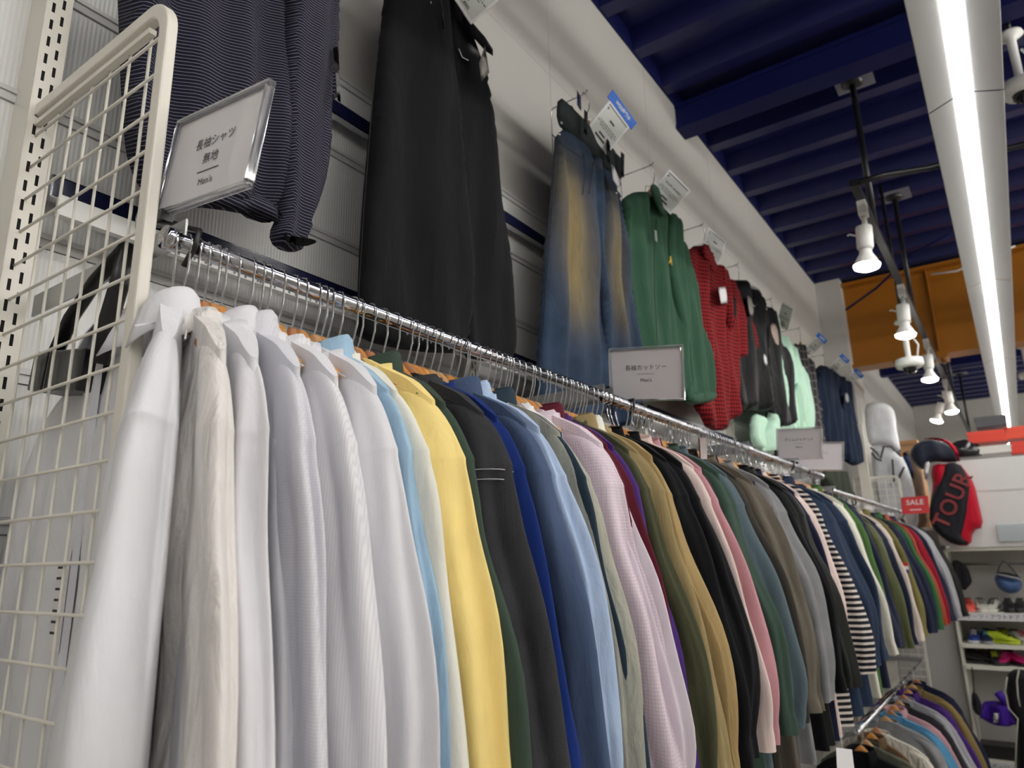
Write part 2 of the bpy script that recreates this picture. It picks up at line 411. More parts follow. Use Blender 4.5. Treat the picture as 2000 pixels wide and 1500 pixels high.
spot(TX, 6.45, TZ-0.02, 0.05, 'third white spotlight of the track, overlapping the lower edge of the orange girder')
spot(TX, 8.15, TZ-0.02, -0.05, 'fourth white spotlight of the track, beyond the orange girder')
spot(TX-0.05, 8.75, TZ-0.02, 0.35, 'farthest lit spotlight of the track, tilted sideways behind the fourth')
def dome(x, y, z, label):
    r = empty('security_camera', (x, y, z), 0, label, 'security camera')
    MB().lathe([(0.0, 0.30), (0.05, 0.30), (0.055, 0.285), (0.02, 0.27), (0.018, 0.04), (0.04, 0.03), (0.085, 0.02), (0.09, -0.02), (0.075, -0.04), (0.0, -0.04)], None, 24).build('housing', WHITE, r)
    MB().lathe([(0.045, -0.038), (0.042, -0.06), (0.025, -0.078), (0.0, -0.085)], None, 20).build('lens_dome', plain('dark_glass', (18, 18, 22), 0.08), r)
    MB().tube([(0.03, 0, 0.2), (0.07, 0.02, 0.12), (0.05, 0.03, 0.03)], 0.006, 6).build('cable', WHITE, r)
    MB().tube([(0.0, 0, 0.30), (0.0, 0, CZ-z)], 0.012, 8).build('drop_pipe', BLK, r)
dome(0.34, 3.85, 2.16+ZC, 'white dome security camera hanging right of the strip light at the frame edge')
dome(TX-0.06, 5.45, 1.28+ZC, 'white dome security camera below the second spotlight of the track')
dome(0.32, 8.8, 1.75+ZC, 'small white dome camera far back at the right edge of the photo')
# cable tied along the girder
cb = MB().tube([(-0.30, 7.18, 2.47+ZC), (-0.1, 7.15, 2.44+ZC), (0.15, 7.13, 2.50+ZC), (0.35, 7.14, 2.55+ZC)], 0.009, 6).build('cable', WHITE)
tag(cb, 'thin white cable sagging along the top of the orange girder', 'cable')
cb = MB().tube([(-1.05, 7.2, 2.30+ZC), (-0.75, 7.1, 2.42+ZC), (-0.40, 6.9, 2.60+ZC), (-0.1, 6.7, 2.62+ZC)], 0.011, 6).build('cable', bluem2)
tag(cb, 'blue painted brace rod running up from the column to the deck', 'brace')
bb = MB().tube([(-0.9, 13.2, 1.05+ZC), (1.9, 12.2, 1.35+ZC)], 0.03, 8).build('pipe', plain('dark_pipe', (60, 60, 66), 0.5)); tag(bb, 'dark pipe crossing high in front of the far grey wall', 'pipe')

# ================================================================== rack uprights, mesh ends, rails
def slotted_post(name, y, x, z0, z1, label, wide=0.040, deep=0.075, n_detail=True):
    r = wroot(name, (x, y, z0), label, 'shelf post', 'cream slotted posts along the left wall')
    m = MB().box((x-deep, y, z0), (x-0.002, y+wide, z1)); m.build('channel', CREAM, r)
    # front face with real slots: strips left standing around two columns of openings
    cols = [(0.0, 0.009), (0.014, 0.024), (0.029, wide)]; m = MB()
    for a, b in cols: m.add([(x, y+a, z0), (x, y+b, z0), (x, y+b, z1), (x, y+a, z1)], [(0, 1, 2, 3)])
    p_ = 0.034; n = int((z1-z0)/p_)
    for ca, off in (((0.009, 0.014), 0.0), ((0.024, 0.029), p_*0.45)):
        for i in range(-1, n+1):
            a = z0+off+i*p_; b = a+p_-0.019
            a = max(a, z0); b = min(b, z1)
            if b > a: m.add([(x, y+ca[0], a), (x, y+ca[1], a), (x, y+ca[1], b), (x, y+ca[0], b)], [(0, 1, 2, 3)])
    m.build('slotted_face', CREAM, r)
    MB().add([(x-0.0015, y+0.008, z0), (x-0.0015, y+0.031, z0), (x-0.0015, y+0.031, z1), (x-0.0015, y+0.008, z1)], [(0, 1, 2, 3)]).build('slot_interior', DARK, r)
    return r
slotted_post('slotted_post', 0.383, -1.22, 0.05, 1.7+ZC, 'cream slotted steel post at the left edge, carrying the wire mesh panel')
for i, yy in enumerate((1.585, 2.785, 3.99, 5.19, 6.39)):
    slotted_post('slotted_post', yy, -1.255, 0.05, 1.28+ZC, 'cream slotted post on the wall behind the %s' % ['black trousers', 'faded jeans and sign', 'black bomber jacket', 'mint jumpsuit', 'navy jacket'][i], deep=0.045)
def mesh_panel(y, x0, x1, z0, z1, label, cell=0.0563, r_=0.0022, bar=0.013):
    r = wroot('mesh_panel', ((x0+x1)/2, y, z0), label, 'mesh panel', 'cream wire mesh end panels of the racks')
    # outer frame: flat bar with rounded top corner
    R = 0.045; pts = [(x0, y, z1)]
    cx, cz = x1-R, z1-R
    for k in range(0, 9):
        a = PI/2*(1-k/8); pts.append((cx+R*math.cos(a), y, cz+R*math.sin(a)))
    pts.append((x1, y, z0))
    m = MB(); n = len(pts); vv = []
    for i, p in enumerate(pts):
        p = Vector(p); t = (Vector(pts[min(i+1, n-1)])-Vector(pts[max(i-1, 0)])).normalized(); nn = Vector((t.z, 0, -t.x))
        for a, b in ((-1, -1), (1, -1), (1, 1), (-1, 1)): vv.append(p+nn*a*bar*0.85+Vector((0, b*0.008, 0)))
    ff = [(i*4+k, i*4+(k+1) % 4, (i+1)*4+(k+1) % 4, (i+1)*4+k) for i in range(n-1) for k in range(4)]+[(3, 2, 1, 0), tuple((n-1)*4+k for k in range(4))]
    m.add(vv, ff); fo = m.build('frame', CREAM, r)
    md = fo.modifiers.new('bevel', 'BEVEL'); md.width = 0.003; md.segments = 2; md.angle_limit = 0.9
    MB().box((x0-0.008, y-0.008, z0), (x0+0.008, y+0.008, z1)).build('back_bar', CREAM, r)
    MB().box((x0, y-0.006, z1-0.030), (x1-0.04, y+0.004, z1-0.022)).build('inner_bar', CREAM, r)
    v = MB(); h = MB()
    nx = int(round((x1-x0)/cell))
    for i in range(1, nx):
        xx = x1-0.028-(i-0.6)*cell
        if xx > x0+0.01: v.tube([(xx, y+0.003, z0), (xx, y+0.003, z1-0.02)], r_, 8)
    z = z1-0.048
    while z > z0: h.tube([(x0, y-0.002, z), (x1-0.01, y-0.002, z)], r_, 8); z -= 0.0571
    v.build('upright_wires', CREAM, r); h.build('cross_wires', CREAM, r)
    return r
mesh_panel(0.40, -1.232, -0.826, 0.25, 0.742+ZC, 'cream wire mesh end panel with rounded top corner at the near end of the rack')
mesh_panel(4.35, -1.24, -0.86, 0.9, 0.70+ZC, 'cream mesh panel closing the far rack behind the hanging clothes') if False else None
mesh_panel(7.04, -1.16, -0.80, 0.5, 0.655+ZC, 'small cream mesh panel at the far end of the rack, below the white golf bag')
fp = MB().box((-1.10, 6.98, 0.0), (-1.02, 7.03, 1.15+ZC)).build('rack_post', CREAM); tag(fp, 'broad cream square post at the far end of the rack, beside the white golf bag', 'rack post')
RXX = -0.821; RZ = 0.405+ZC
def rail(ya, yb, z, label, x=RXX):
    r = wroot('hanging_rail', (x, ya, z), label, 'clothes rail', 'chrome hanging rails')
    MB().tube([(x, ya, z), (x, yb, z)], 0.0125, 20).build('tube', CHROME, r)
    for yy, s_ in ((ya, 1), (yb, -1)):
        MB().tube([(x, yy-0.004*s_, z), (x, yy+0.012*s_, z)], 0.0155, 20).build('end_socket', CHROME, r)
    for yy in (ya+0.018, yb-0.018):
        br = MB(); br.box((WX+0.05, yy-0.0015, z-0.006), (x+0.01, yy+0.0015, z+0.030)); br.build('arm', plain('zinc_bracket', (168, 170, 170), 0.35, 0.7), r)
    return r
a1 = rail(0.425, 1.592, RZ, 'first upper chrome rail, nearest the camera, carrying the white to khaki shirts')
MB().lathe([(0.0, -0.012), (0.010, -0.012), (0.018, -0.008), (0.018, 0.0), (0, 0)], Matrix.Translation((-0.857, 0.417, 0.437+ZC)) @ Matrix.Rotation(-PI/2, 4, 'X') @ Matrix.Rotation(PI, 4, 'X') @ Matrix.Rotation(PI, 4, 'X'), 20).build('bolt', CHROME, a1)
rail(1.608, 2.79, RZ, 'second upper chrome rail, holding the black and pink knitwear')
rail(2.81, 4.05, RZ, 'third upper chrome rail, holding the dark denim jackets')
rail(4.30, 6.96, 0.345+ZC, 'fourth upper chrome rail, slightly lower, at the far end of the rack')
rail(4.12, 6.96, -0.86+ZC, 'lower chrome rail of the far rack with short clothes on it')
# cross bars on the wall with navy facing
NAVYT = plain('navy_tape', (22, 26, 60), 0.3, bump=0.1, bscale=200)
def crossbar(ya, yb, z, label):
    r = wroot('wall_crossbar', (-1.25, ya, z), label, 'crossbar', 'navy faced crossbars on the wall')
    rbox('bar', (WX+0.03, ya, z-0.021), (WX+0.052, yb, z+0.021), CHROME, r, 0.002)
    MB().box((WX+0.052, ya+0.004, z-0.017), (WX+0.0535, yb-0.004, z+0.017)).build('navy_strip', NAVYT, r)
    return r
bays = (0.44, 1.625, 2.83, 4.03, 5.23, 6.43)
names_ = ['behind the striped shirt', 'between the black trousers and the jeans', 'behind the green jacket', 'behind the bomber jacket', 'behind the mint jumpsuit']
for i in range(5):
    crossbar(bays[i], bays[i+1]-0.05, 1.125+ZC, 'upper navy faced wall crossbar '+names_[i])
for i in range(5):
    crossbar(bays[i], bays[i+1]-0.05, 0.635+ZC, 'lower navy faced wall crossbar at rail height, '+names_[i])
sb = wroot('shelf_support', (-1.2, 0.44, 0.58+ZC), 'white punched steel channel on the wall just under the first rail', 'steel channel')
MB().box((-1.215, 0.44, 0.565+ZC), (-1.20, 4.0, 0.60+ZC)).build('channel', WHITE, sb)
m = MB(); yy = 0.62
rg = random.Random(3)
while yy < 1.6:
    m.tube([(-1.2, yy, 0.582+ZC), (-1.199, yy, 0.582+ZC)], 0.0045, 10)
    if rg.random() < 0.5: m.box((-1.2, yy+0.017, 0.580+ZC), (-1.199, yy+0.028, 0.584+ZC))
    yy += 0.056
m.build('punched_holes', DARK, sb)

# ================================================================== wooden hangers
WOODS = [plain('hanger_wood_amber', (208, 142, 70), 0.35, noise=0.12, nscale=20, coat=0.2), plain('hanger_wood_tan', (196, 152, 104), 0.4, noise=0.12, nscale=20, coat=0.15), plain('hanger_wood_brown', (174, 118, 78), 0.38, noise=0.12, nscale=20, coat=0.15)]
def hanger_meshes(kink):
    hk = MB()
    pts = [(0, 0, -0.112), (0, 0, -0.072), (0.006*kink, 0, -0.060), (0.014*kink, 0, -0.035)]
    for k in range(0, 15):
        a = math.radians(-38+k*16.5)
        pts.append((0.0182*math.cos(a)*kink, 0, -0.0045+0.0182*math.sin(a)))
    hk.tube(pts, 0.00165, 7)
    hook = hk.mesh('hook')
    wd = MB(); vv = []; n = 26; prof = []
    for i in range(n+1):
        s_ = -1+2*i/n; x = 0.112*s_
        zc = -0.106-0.50*max(0, abs(x)-0.040)-0.016*min(1, abs(x)/0.05)
        hh = 0.0100+0.031*math.exp(-(x/0.034)**2)-0.003*abs(s_)**2
        th = 0.0088-0.003*abs(s_)**2
        yc = -0.006*s_*s_
        for k in range(8):
            a = 2*PI*k/8+PI/8
            ca, sa = math.cos(a), math.sin(a)
            vv.append((x, yc+th*math.copysign(abs(ca)**0.6, ca), zc+hh*math.copysign(abs(sa)**0.6, sa)))
    ff = [(i*8+k, i*8+(k+1) % 8, (i+1)*8+(k+1) % 8, (i+1)*8+k) for i in range(n) for k in range(8)]+[tuple(range(7, -1, -1)), tuple(n*8+k for k in range(8))]
    wd.add(vv, ff, True)
    return hook, wd.mesh('wood')
HM = [hanger_meshes(1), hanger_meshes(-1)]
WM = []
for wmat in WOODS:
    me = HM[0][1].copy(); me.materials.append(wmat); WM.append(me)
for hh in HM: hh[0].materials.append(CHROME)
def hanger(x, y, z, rz, label, group, kind=0, flip=0, arm=1.0):
    r = empty('hanger', (x, y, z), rz, label, 'hanger', group)
    link('wooden_arms', WM[kind], r).scale = (arm, 1, 1); link('hook', HM[flip][0], r)
    return r
# ================================================================== garments on the rails
def ring_mesh(rings, n, closed_top=False):
    ff = [(i*n+k, (i+1)*n+k, (i+1)*n+(k+1) % n, i*n+(k+1) % n) for i in range(len(rings)-1) for k in range(n)]
    return [p for r in rings for p in r], ff
def spow(c, p): return math.copysign(abs(c)**p, c)
def garment(name, x, y, z, rz, mat, label, cat, group, T=0.03, L=0.76, flare=0.0, seed=0, collar='shirt', sw=1.0, slen=0.80, cmat=None, cuff=None, wid=1.0, fold=1.0, buttons=False, hood=False, drop=0.0, sleeve_mat=None, swing=0.0, grow=0.0, Tb=None, ch=0.0):
    Tb = T if Tb is None else Tb
    rg = random.Random(seed*13+5)
    r = empty(name, (x, y, z-drop), rz, label, cat, group)
    ph = [rg.uniform(0, 6.28) for _ in range(10)]
    # body
    rings = []; n = 48; nt = 22
    for i in range(nt+1):
        t = (i/nt)**1.15; ring = []
        for k in range(n):
            a = 2*PI*k/n; c, s_ = math.cos(a), math.sin(a)
            hw = wid*(0.176+0.012*min(1, t*4)+0.040*t+flare*0.35*t)
            X = hw*spow(c, 0.75); ax = abs(X)
            zt = -0.092-0.012*min(1, (ax/0.065)**2)-max(0, ax-0.05)*0.50/wid-max(0, ax-0.13*wid)*0.35
            Z = zt*(1-t)-L*t
            th = max((T if s_ < 0 else Tb)*min(1.0, 0.42+t*2.4), 0.0125)*(1-0.15*t)*(1+grow*t)
            fo = 0.007*fold*min(1, t*3)*(math.sin(38*X+ph[0]+2*Z)+0.6*math.sin(71*X+ph[1]-3*Z)+0.4*math.sin(17*Z+ph[2]+11*X))
            Y = th*spow(s_, 0.8)+fo*(1 if abs(s_) > 0.05 else 0.4)
            ring.append((X, Y, Z))
        rings.append(ring)
    v_, f_ = ring_mesh(rings, n); mb = MB().add(v_, f_, True)
    # closed yoke over the shoulders
    top = rings[0]
    mb.add([top[k] for k in range(n)], [(k, (n-k) % n, (n-k-1) % n, k+1) for k in range(1, n//2-1)], True)
    mb.build('body', mat, r)
    # sleeves
    # sleeve centre line (height, distance out, half width): over the shoulder point, then hanging down
    cl = [(-0.160, 0.080, 0.012), (-0.172, 0.105, 0.020), (-0.188, 0.130, 0.028), (-0.210, 0.149, 0.034), (-0.236, 0.161, 0.039), (-0.262, 0.168, 0.043), (-0.276, 0.171, 0.0465), (-0.280, 0.172, 0.0472), (-0.284, 0.173, 0.0445), (-0.305, 0.177, 0.0455), (-0.34, 0.186, 0.047), (-0.38, 0.196, 0.048), (-0.43, 0.211, 0.049), (-0.48, 0.226, 0.050), (-0.55, 0.244, 0.049), (-0.62, 0.256, 0.047), (-0.69, 0.264, 0.045), (-0.74, 0.267, 0.042), (-0.775, 0.268, 0.037), (-0.782, 0.268, 0.041), (-0.82, 0.269, 0.040)]
    for sd in (1, -1):
        rings = []; n2 = 32; p2 = [rg.uniform(0, 6.28) for _ in range(8)]
        sag = rg.uniform(-0.004, 0.004)+(swing if sd > 0 else 0)
        for i, (w_, u_, rr) in enumerate(cl):
            tt = min(1, max(0, (-w_-0.15)/0.65))
            if -w_ > slen+0.03: break
            q0 = cl[max(0, i-1)]; q1 = cl[min(len(cl)-1, i+1)]
            tx, tz = q1[1]-q0[1], q1[0]-q0[0]; l_ = math.hypot(tx, tz); nx, nz = -tz/l_, tx/l_
            ccx = u_*wid+flare*tt; rx = rr*sw*(0.9+0.1*wid)
            ry = (T*0.98+0.003)*(0.35, 0.5, 0.62, 0.75, 0.86, 0.93, 1)[min(i, 6)]*(1-0.2*tt**2)*(1+grow*tt); ryb = (Tb*0.98+0.003)*(0.35, 0.5, 0.62, 0.75, 0.86, 0.93, 1)[min(i, 6)]*(1-0.2*tt**2)
            bend = 0.007*fold*math.sin(9*w_+p2[5])*min(1, tt*3)+0.004*fold*math.sin(23*w_+p2[6])*min(1, tt*3)
            ring = []; fa = fold*min(1, tt*3.5)
            for k in range(n2):
                a = 2*PI*k/n2
                cre = max(0, math.sin(2.5*a+p2[3]+2.2*w_))**3
                fl = 1+fa*(0.15*math.sin(3*a+p2[0]+2.5*w_)+0.09*math.sin(5*a+p2[1]-5*w_)+0.05*math.sin(2*a+p2[2]+26*w_)*tt-0.16*cre)
                px = rx*fl*spow(math.cos(a), .85); py = (ry if math.sin(a) < 0 else ryb)*fl*spow(math.sin(a), .85)
                ring.append((sd*(ccx+px*nx+bend), py+sag*tt**1.3, w_+px*nz))
            rings.append(ring)
        v_, f_ = ring_mesh(rings, n2)
        if sd < 0: f_ = [tuple(reversed(f)) for f in f_]
        mb = MB().add(v_, f_, True)
        o = mb.build('sleeve', sleeve_mat or mat, r)
        md = o.modifiers.new('s', 'SUBSURF'); md.levels = 1; md.render_levels = 1
        if cuff is not None and slen >= 0.75:
            last = rings[-1]; cxx = sum(p[0] for p in last)/n2; cyy = sum(p[1] for p in last)/n2; zz = last[0][2]
            rr = []
            for dz, sc in ((0.012, 0.86), (0.0, 0.84), (-0.02, 0.80), (-0.045, 0.80), (-0.050, 0.76), (-0.045, 0.72)):
                rr.append([(cxx+(p[0]-cxx)*sc, cyy+(p[1]-cyy)*sc, zz+dz) for p in last])
            v_, f_ = ring_mesh(rr, n2); MB().add(v_, f_, True).build('cuff', cuff, r)
    if seed and seed <= 23 and T > 0.02:
        m = MB(); pts = []
        for k in range(13):
            xx = 0.05+0.105*k/12*wid; pts.append((xx, -0.0135-0.02*k/12, -0.118-0.42*(xx-0.03)))
        m.tube(pts, 0.0011, 5); m.build('yoke_seam', mat, r)
    cm = cmat or mat
    bz = max(0.020, min(0.036, T*0.85))*(0.8 if wid < .7 else 1)
    if collar == 'shirt':
        prof = [(0.0, -0.022), (-0.001, 0.0), (-0.002, 0.026), (0.000, 0.034), (0.006, 0.035), (0.011, 0.028), (0.015, 0.008), (0.017, -0.012)]
        rr = []; nn = 28
        for i in range(nn+1):
            a = math.radians(-152+304*i/nn); ring = []
            e = abs(a)/2.65
            for j, (dr, dz) in enumerate(prof):
                k = max(0, j-4)/3.0; dz = dz-(ch if dz > 0.02 else 0)
                dd = dr+0.010*k*e**3; zz = dz-0.020*k*e**4
                ring.append(((0.056*min(1, wid+.1)+dd)*math.sin(a), (bz+dd)*math.cos(a), -0.116+0.010*math.cos(a)+zz))
            rr.append(ring)
        m_ = len(prof)
        vv = [p for q in rr for p in q]; ff = [(i*m_+j, i*m_+j+1, (i+1)*m_+j+1, (i+1)*m_+j) for i in range(nn) for j in range(m_-1)]
        o = MB().add(vv, ff, True).build('collar', cm, r)
        md = o.modifiers.new('so', 'SOLIDIFY'); md.thickness = 0.0016
    elif collar == 'band':
        rr = []
        for dr, dz in ((0.004, -0.014), (0.0, 0.0), (-0.003, 0.014), (-0.004, 0.020), (-0.008, 0.018), (-0.006, 0.0)):
            rr.append([((0.068+dr)*math.sin(2*PI*k/32), (bz+dr)*math.cos(2*PI*k/32), -0.112+dz+0.012*math.cos(2*PI*k/32)) for k in range(32)])
        v_, f_ = ring_mesh(rr, 32); MB().add(v_, f_, True).build('neckband', cm, r)
    if hood:
        mb = MB(); mb.lathe([(0.0, 0.03), (0.045, 0.022), (0.075, -0.02), (0.085, -0.07), (0.07, -0.12), (0.0, -0.14)], Matrix.Translation((0.05, 0.01, -0.12)) @ Matrix.Diagonal((1.3, 0.6, 1, 1)), 20); mb.build('hood', cm, r)
    if buttons:
        mb = MB(); mb.box((-0.016, -T-0.0045, -L+0.02), (0.016, -T+0.004, -0.15)); mb.build('placket', mat, r)
        bm_ = plain('button_white', (232, 228, 216), 0.3)
        for k in range(6):
            MB().lathe([(0, 0), (0.0055, 0), (0.006, -0.001), (0.004, -0.002), (0, -0.002)], Matrix.Translation((0, -T-0.0045, -0.19-0.09*k)) @ Matrix.Rotation(-PI/2, 4, 'X') @ Matrix.Rotation(PI, 4, 'X') , 12).build('button', bm_, r)
    return r
def xo(z): return float(np.interp(z, [-.35, -.2, -.07, .06, .2], [-.505, -.51, -.54, -.58, -.615]))
def place(px, th, py=1200, Ym=None, wid=1.0):
    """hook position along the rail and sleeve flare so that the outer sleeve edge lies on the line of sight px at row py"""
    th = math.radians(th)
    if Ym is None:
        X = -0.53
        for _ in range(60):
            P = onX(px, py, X); X = 0.5*X+0.5*xo(P[2]-ZC)
        R = (X-RXX)*wid
        rho = P[0]/P[1]
        yh = (RXX+R*math.cos(th))/rho+R*math.sin(th)
        return yh, 0.0
    P = onY(px, py, Ym-0.26*math.sin(th)); R = (P[0]-RXX)/math.cos(th)
    R0 = xo(P[2]-ZC)-RXX
    return Ym, R/R0
# fabrics -------------------------------------------------------------
W1 = cloth('white_poplin', (226, 226, 231), wrinkle=0.45, wstr=0.1, mottle=0.01, sheen=0.05)
W2 = cloth('cream_linen', (228, 224, 221), wrinkle=0.9, wstr=0.5, mottle=0.02, wscale=16)
W3 = cloth('white_twill', (222, 221, 226), wrinkle=0.35, wstr=0.2, mottle=0.01)
W4 = cloth('white_dobby', (220, 220, 227), pattern='check', col2=(206, 206, 214), pitch=0.0032, duty=0.5, wrinkle=0.35, wstr=0.5, mottle=0.01)
W5 = cloth('white_vertical_weave', (226, 225, 229), pattern='vstripe', col2=(216, 215, 221), pitch=0.005, duty=0.4, wrinkle=0.35, mottle=0.01)
OFF = cloth('off_white_cotton', (226, 226, 216), wrinkle=0.6, mottle=0.02)
def cc(n, c, **k):
    l_ = (c[0]+c[1]+c[2])/3; f = 0.86 if l_ < 190 else 0.98     # dyed cloth: slightly deeper and greyer
    return cloth(n, tuple((v*.88+l_*.12)*f for v in c), **k)
YEL = cc('yellow_cotton', (253, 224, 138), wrinkle=0.5); FOR = cc('forest_twill', (66, 84, 72), wrinkle=0.3)
CHA = cc('washed_black_denim', (62, 62, 66), wrinkle=0.5, wstr=0.8, mottle=0.18, weave=500); ROY = cc('royal_blue_cotton', (20, 48, 130), wrinkle=0.4)
SLA = cc('slate_blue_cotton', (74, 94, 130), wrinkle=0.5, mottle=0.08); LTB = cc('light_blue_oxford', (166, 188, 222), wrinkle=0.7)
STO = cc('stone_linen', (190, 190, 174), wrinkle=1.0, wscale=14); TEA = cc('dark_teal_denim', (52, 70, 86), wstr=0.7)
PNK = cc('pink_gingham', (226, 212, 222), pattern='check', col2=(208, 190, 204), pitch=0.006, wrinkle=0.6); LIL = cc('lilac_poplin', (222, 210, 222), wrinkle=0.4)
BUR = cc('burgundy_jersey', (108, 30, 48)); PUR = cc('purple_cotton', (76, 40, 128), wrinkle=0.4); OLI = cc('olive_twill', (78, 80, 56), wrinkle=0.5)
KHA = cc('khaki_twill', (172, 150, 102), wrinkle=0.7); TAN = cc('tan_twill', (190, 160, 106), wrinkle=0.7); BLA = cc('black_jersey', (19, 20, 25), wrinkle=0.4)
PPK = cc('pale_pink_jersey', (226, 204, 198)); CRM = cc('cream_rib', (214, 206, 176)); RSE = cc('rose_pink_jersey', (224, 160, 172)); CHJ = cc('charcoal_jersey', (52, 52, 58))
DGR = cc('dark_green_jersey', (62, 86, 74)); STB = cc('steel_blue_jersey', (98, 118, 128)); BRO = cc('dark_brown_jersey', (64, 60, 54)); TAU = cc('taupe_jersey', (112, 104, 92)); DPU = cc('dark_purple_jersey', (42, 32, 76))
HEA = cc('heather_grey_jersey', (140, 141, 144), mottle=0.14, wstr=0.6); WTX = cc('white_boucle', (206, 204, 198), wrinkle=1.0, wscale=60, wstr=1.0); NVY = cc('navy_jersey', (32, 36, 66))
STP = cloth('black_white_stripe_jersey', (30, 30, 36), pattern='stripe', col2=(206, 198, 192), pitch=0.020, duty=0.42)
BWS = cloth('white_beige_stripe_knit', (218, 208, 192), pattern='stripe', col2=(176, 146, 104), pitch=0.075, duty=0.2)
DEN = cc('dark_indigo_denim', (40, 56, 84), wstr=0.7, mottle=0.12); DE2 = cc('mid_blue_denim', (70, 96, 136), wstr=0.7, mottle=0.16); WDN = cc('ecru_denim', (220, 218, 204), wrinkle=0.6)
GRN = cc('kelly_green_fleece', (54, 110, 64)); GR2 = cc('leaf_green_canvas', (78, 118, 60)); OLV = cc('olive_nylon', (88, 94, 58), wrinkle=0.8, rough=0.6); NV2 = cc('navy_nylon', (30, 38, 66), rough=0.6)
BEI = cc('beige_flannel', (188, 168, 126)); RED = cc('crimson_fleece', (158, 16, 40)); RST = cc('rust_nylon', (176, 74, 40), rough=0.5); ORG = cc('orange_nylon', (244, 96, 30), rough=0.5); LGY = cc('light_grey_nylon', (176, 176, 184), rough=0.55, wrinkle=1.0)
DKG = cc('black_green_nylon', (34, 36, 34), rough=0.55); LBD = cc('light_blue_denim', (158, 194, 222), wrinkle=0.9, mottle=0.1); GRB = cc('grey_green_nylon', (92, 94, 78), rough=0.6, wrinkle=0.9); MAR = cc('maroon_jersey', (98, 24, 38))
G1 = 'shirts and tops on the upper rails'
